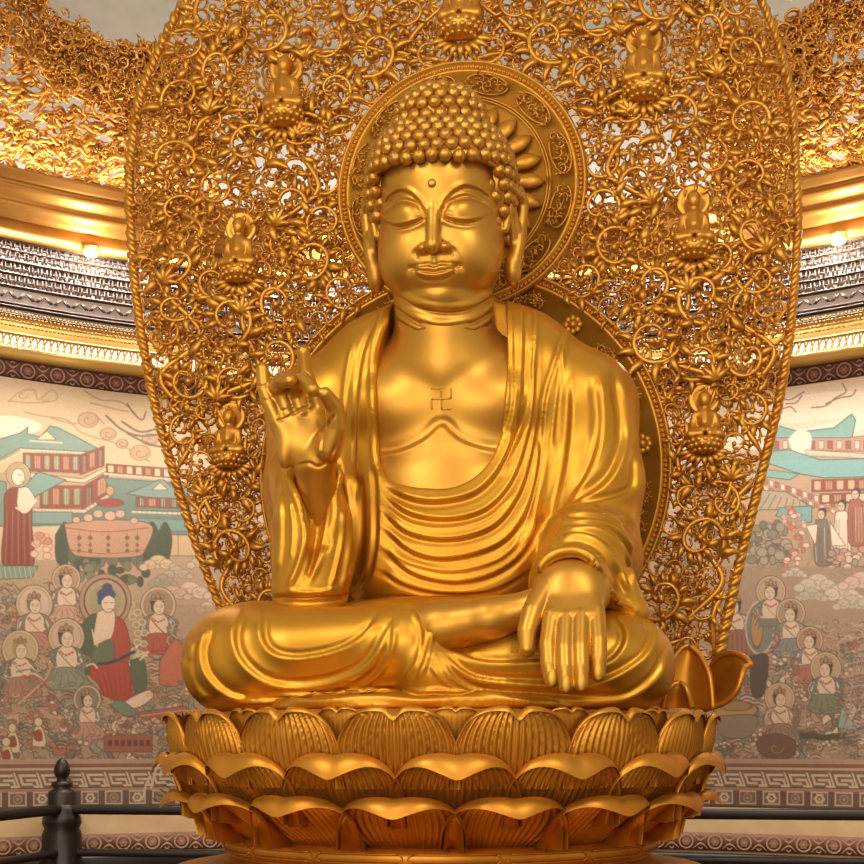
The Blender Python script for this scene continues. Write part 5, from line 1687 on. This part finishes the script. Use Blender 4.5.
def paint_bands():
    """stone-like fret and tile bands along the foot of the mural, laid out on the wall itself"""
    s = cv.phi*WR
    S, Z = np.broadcast_arrays(s[None, :], cv.z[:, None])
    def cover(m, col): cv.c[m] = col
    cover((Z < -18), (104, 84, 70))
    # moulded rail on top
    cover((Z > -24) & (Z < -18), (168, 140, 120)); cover((Z > -30) & (Z < -24), (128, 82, 70)); cover((Z > -33) & (Z < -30), (190, 160, 138))
    # fret row
    P = 29.0; u = (S % P); v = Z+56
    m = (Z > -56) & (Z < -33)
    cover(m, (112, 92, 78))
    L = (204, 182, 158)
    for a0, a1, b0, b1 in ((2, 24, 15, 18), (2, 5, 6, 18), (2, 16, 4, 7), (9, 24, 9.5, 12.2), (21, 24, 2, 12), (16, 28, 1, 4), (25.5, 28, 4, 20)):
        uu = (u + (v-10)*.35) % P
        cover(m & (uu > a0) & (uu < a1) & (v > b0) & (v < b1), L)
    cover(m & (v < 1.4), DK)
    # leaf row
    uu = (S + (Z+58)*1.5) % 15
    # tile row
    cover((Z > -60) & (Z < -56), (160, 122, 102))
    P = 31.0; u = (S % P)-P/2; v = Z+69.5
    m = (Z < -60)
    cover(m, (94, 72, 62))
    box_ = (np.abs(u) < 11.5) & (np.abs(v) < 9.2)
    cover(m & box_, (196, 172, 150)); cover(m & (np.abs(u) < 9.6) & (np.abs(v) < 7.4), (116, 86, 74))
    r = np.hypot(u, v); k = (np.floor(S/P) % 2) == 0
    an = np.arctan2(v, u)
    hexr = 6.4*(1+.10*np.cos(6*an))
    cover(m & (r < hexr) & k, (206, 188, 166)); cover(m & (r < hexr*.52) & k, (96, 70, 62)); cover(m & (r < 1.5) & k, (206, 188, 166))
    cover(m & (r < 6.2) & ~k, (152, 132, 114)); cover(m & (r < 4.0) & ~k, (112, 88, 76)); cover(m & (r < 2) & ~k, (164, 144, 124))
    cover(Z < -80, (70, 54, 46))
paint_mid()
for x, y, r_ in ((-34, 600, GRN), (-62, 640, (124, 104, 92)), (-30, 690, (112, 128, 112)), (-80, 588, (150, 100, 84)), (-74, 700, GRN), (896, 612, GRN), (922, 646, (124, 104, 92)), (902, 694, (112, 128, 112)), (950, 600, (150, 100, 84)), (946, 700, GRN)): bodhi(x, y, 8, 1 if x < 0 else -1, 2.1, (174, 148, 124), r_, (160, 104, 88))
for x in (-75, 895): 
    pavilion_roof([(x-20, 470), (x+8, 446), (x+50, 446), (x+78, 470)], [(x+8, 447), (x+50, 447)]); bays(x-8, 472, x+66, 472, 6, 22); eave(x-18, 471, x+76, 471, 18)
paint_left(); paint_right(); paint_bands()
# lotus-throne staircase corner at the left end of the fret band
for k in range(9):
    cv.line([(146+k*3.6, 808-k*4.6), (152+k*3.6, 811-k*4.6)], (60, 46, 40), 1.6)
for k in range(3): cv.line([(142+k*9, 800-k*12), (146+k*9, 784-k*12), (150+k*9, 776-k*12)], (206, 186, 160), 2.4)
mc = (cv.c*.82+np.array([152, 132, 114])*.18)/255.0
# gentle uneven ageing of the pigment
nr = np.random.RandomState(2)
mc = np.clip(mc*(1+.02*nr.randn(*mc.shape[:2], 1)), 0, 1)
mc = np.where(mc <= .04045, mc/12.92, ((mc+.055)/1.055)**2.4)
mmb = MB(); mmb.grid(cv.P + np.concatenate([-1.2*(cv.P[..., :2]-WC)/WR, np.zeros(cv.P.shape[:2]+(1,))], -1)*1.0)
m_, nt_, b_ = new_mat('mural_pigment')
at = node(nt_, 'ShaderNodeVertexColor'); at.layer_name = 'Pigment'
tc_ = node(nt_, 'ShaderNodeTexCoord'); ns_ = node(nt_, 'ShaderNodeTexNoise'); ns_.inputs['Scale'].default_value = 40; ns_.inputs['Detail'].default_value = 6
nt_.links.new(tc_.outputs['Object'], ns_.inputs['Vector'])
mr_ = node(nt_, 'ShaderNodeMapRange'); mr_.inputs[3].default_value = .93; mr_.inputs[4].default_value = 1.07
nt_.links.new(ns_.outputs['Fac'], mr_.inputs[0])
mu_ = node(nt_, 'ShaderNodeMix', data_type='RGBA', blend_type='MULTIPLY'); mu_.inputs[0].default_value = 1
nt_.links.new(at.outputs['Color'], mu_.inputs[6]); nt_.links.new(mr_.outputs[0], mu_.inputs[7])
nt_.links.new(mu_.outputs[2], b_.inputs['Base Color']); b_.inputs['Roughness'].default_value = .65
mural = obj('mural', np.concatenate(mmb.v), np.concatenate(mmb.q)[:, ::-1].copy(), m_, None, True, mc.reshape(-1, 3))
tag(mural, 'painted wall scene of teal pavilions, clouds and haloed seated figures behind the mandorla', 'mural')
# ---------------------------------------------------------------- camera, lights
def add_camera():
    cd = bpy.data.cameras.new('camera'); co = bpy.data.objects.new('camera', cd); COL.objects.link(co)
    cd.sensor_fit = 'HORIZONTAL'; cd.sensor_width = 36; cd.lens = 36*F/864
    cd.shift_y = (HOR-432)/864; cd.shift_x = 0
    co.location = tuple(CAM*U); co.rotation_euler = (pi/2, 0, PSI)
    cd.clip_start = .1; cd.clip_end = 200
    SC.camera = co
add_camera()
def area(name, loc, target, size, power, color, sy=None):
    l = bpy.data.lights.new(name, 'AREA'); l.energy = power; l.color = color; l.size = size*U
    if sy: l.shape = 'RECTANGLE'; l.size_y = sy*U
    o = bpy.data.objects.new(name, l); COL.objects.link(o)
    import mathutils
    a = mathutils.Vector(loc)*U; b = mathutils.Vector(target)*U
    o.location = a; o.rotation_euler = (b-a).to_track_quat('-Z', 'Y').to_euler()
    return o
WARM = (1.0, .86, .64)
area('ceiling_lamp', (-460, -1000, 980), (0, 0, 250), 300, 120, WARM)
area('ceiling_lamp', (560, -1000, 980), (0, 0, 250), 300, 120, WARM)
area('hall_front_light', (-150, -2100, 420), (0, 0, 200), 1100, 300, WARM, 600)
w = bpy.data.worlds.new('hall_air'); SC.world = w; w.use_nodes = True
w.node_tree.nodes['Background'].inputs[0].default_value = (1.0, .79, .53, 1)
w.node_tree.nodes['Background'].inputs[1].default_value = .6
SC.view_settings.view_transform = 'Standard'; SC.view_settings.look = 'None'
SC.view_settings.exposure = 0.0; SC.view_settings.gamma = 1.0
SC.view_settings.use_curve_mapping = False
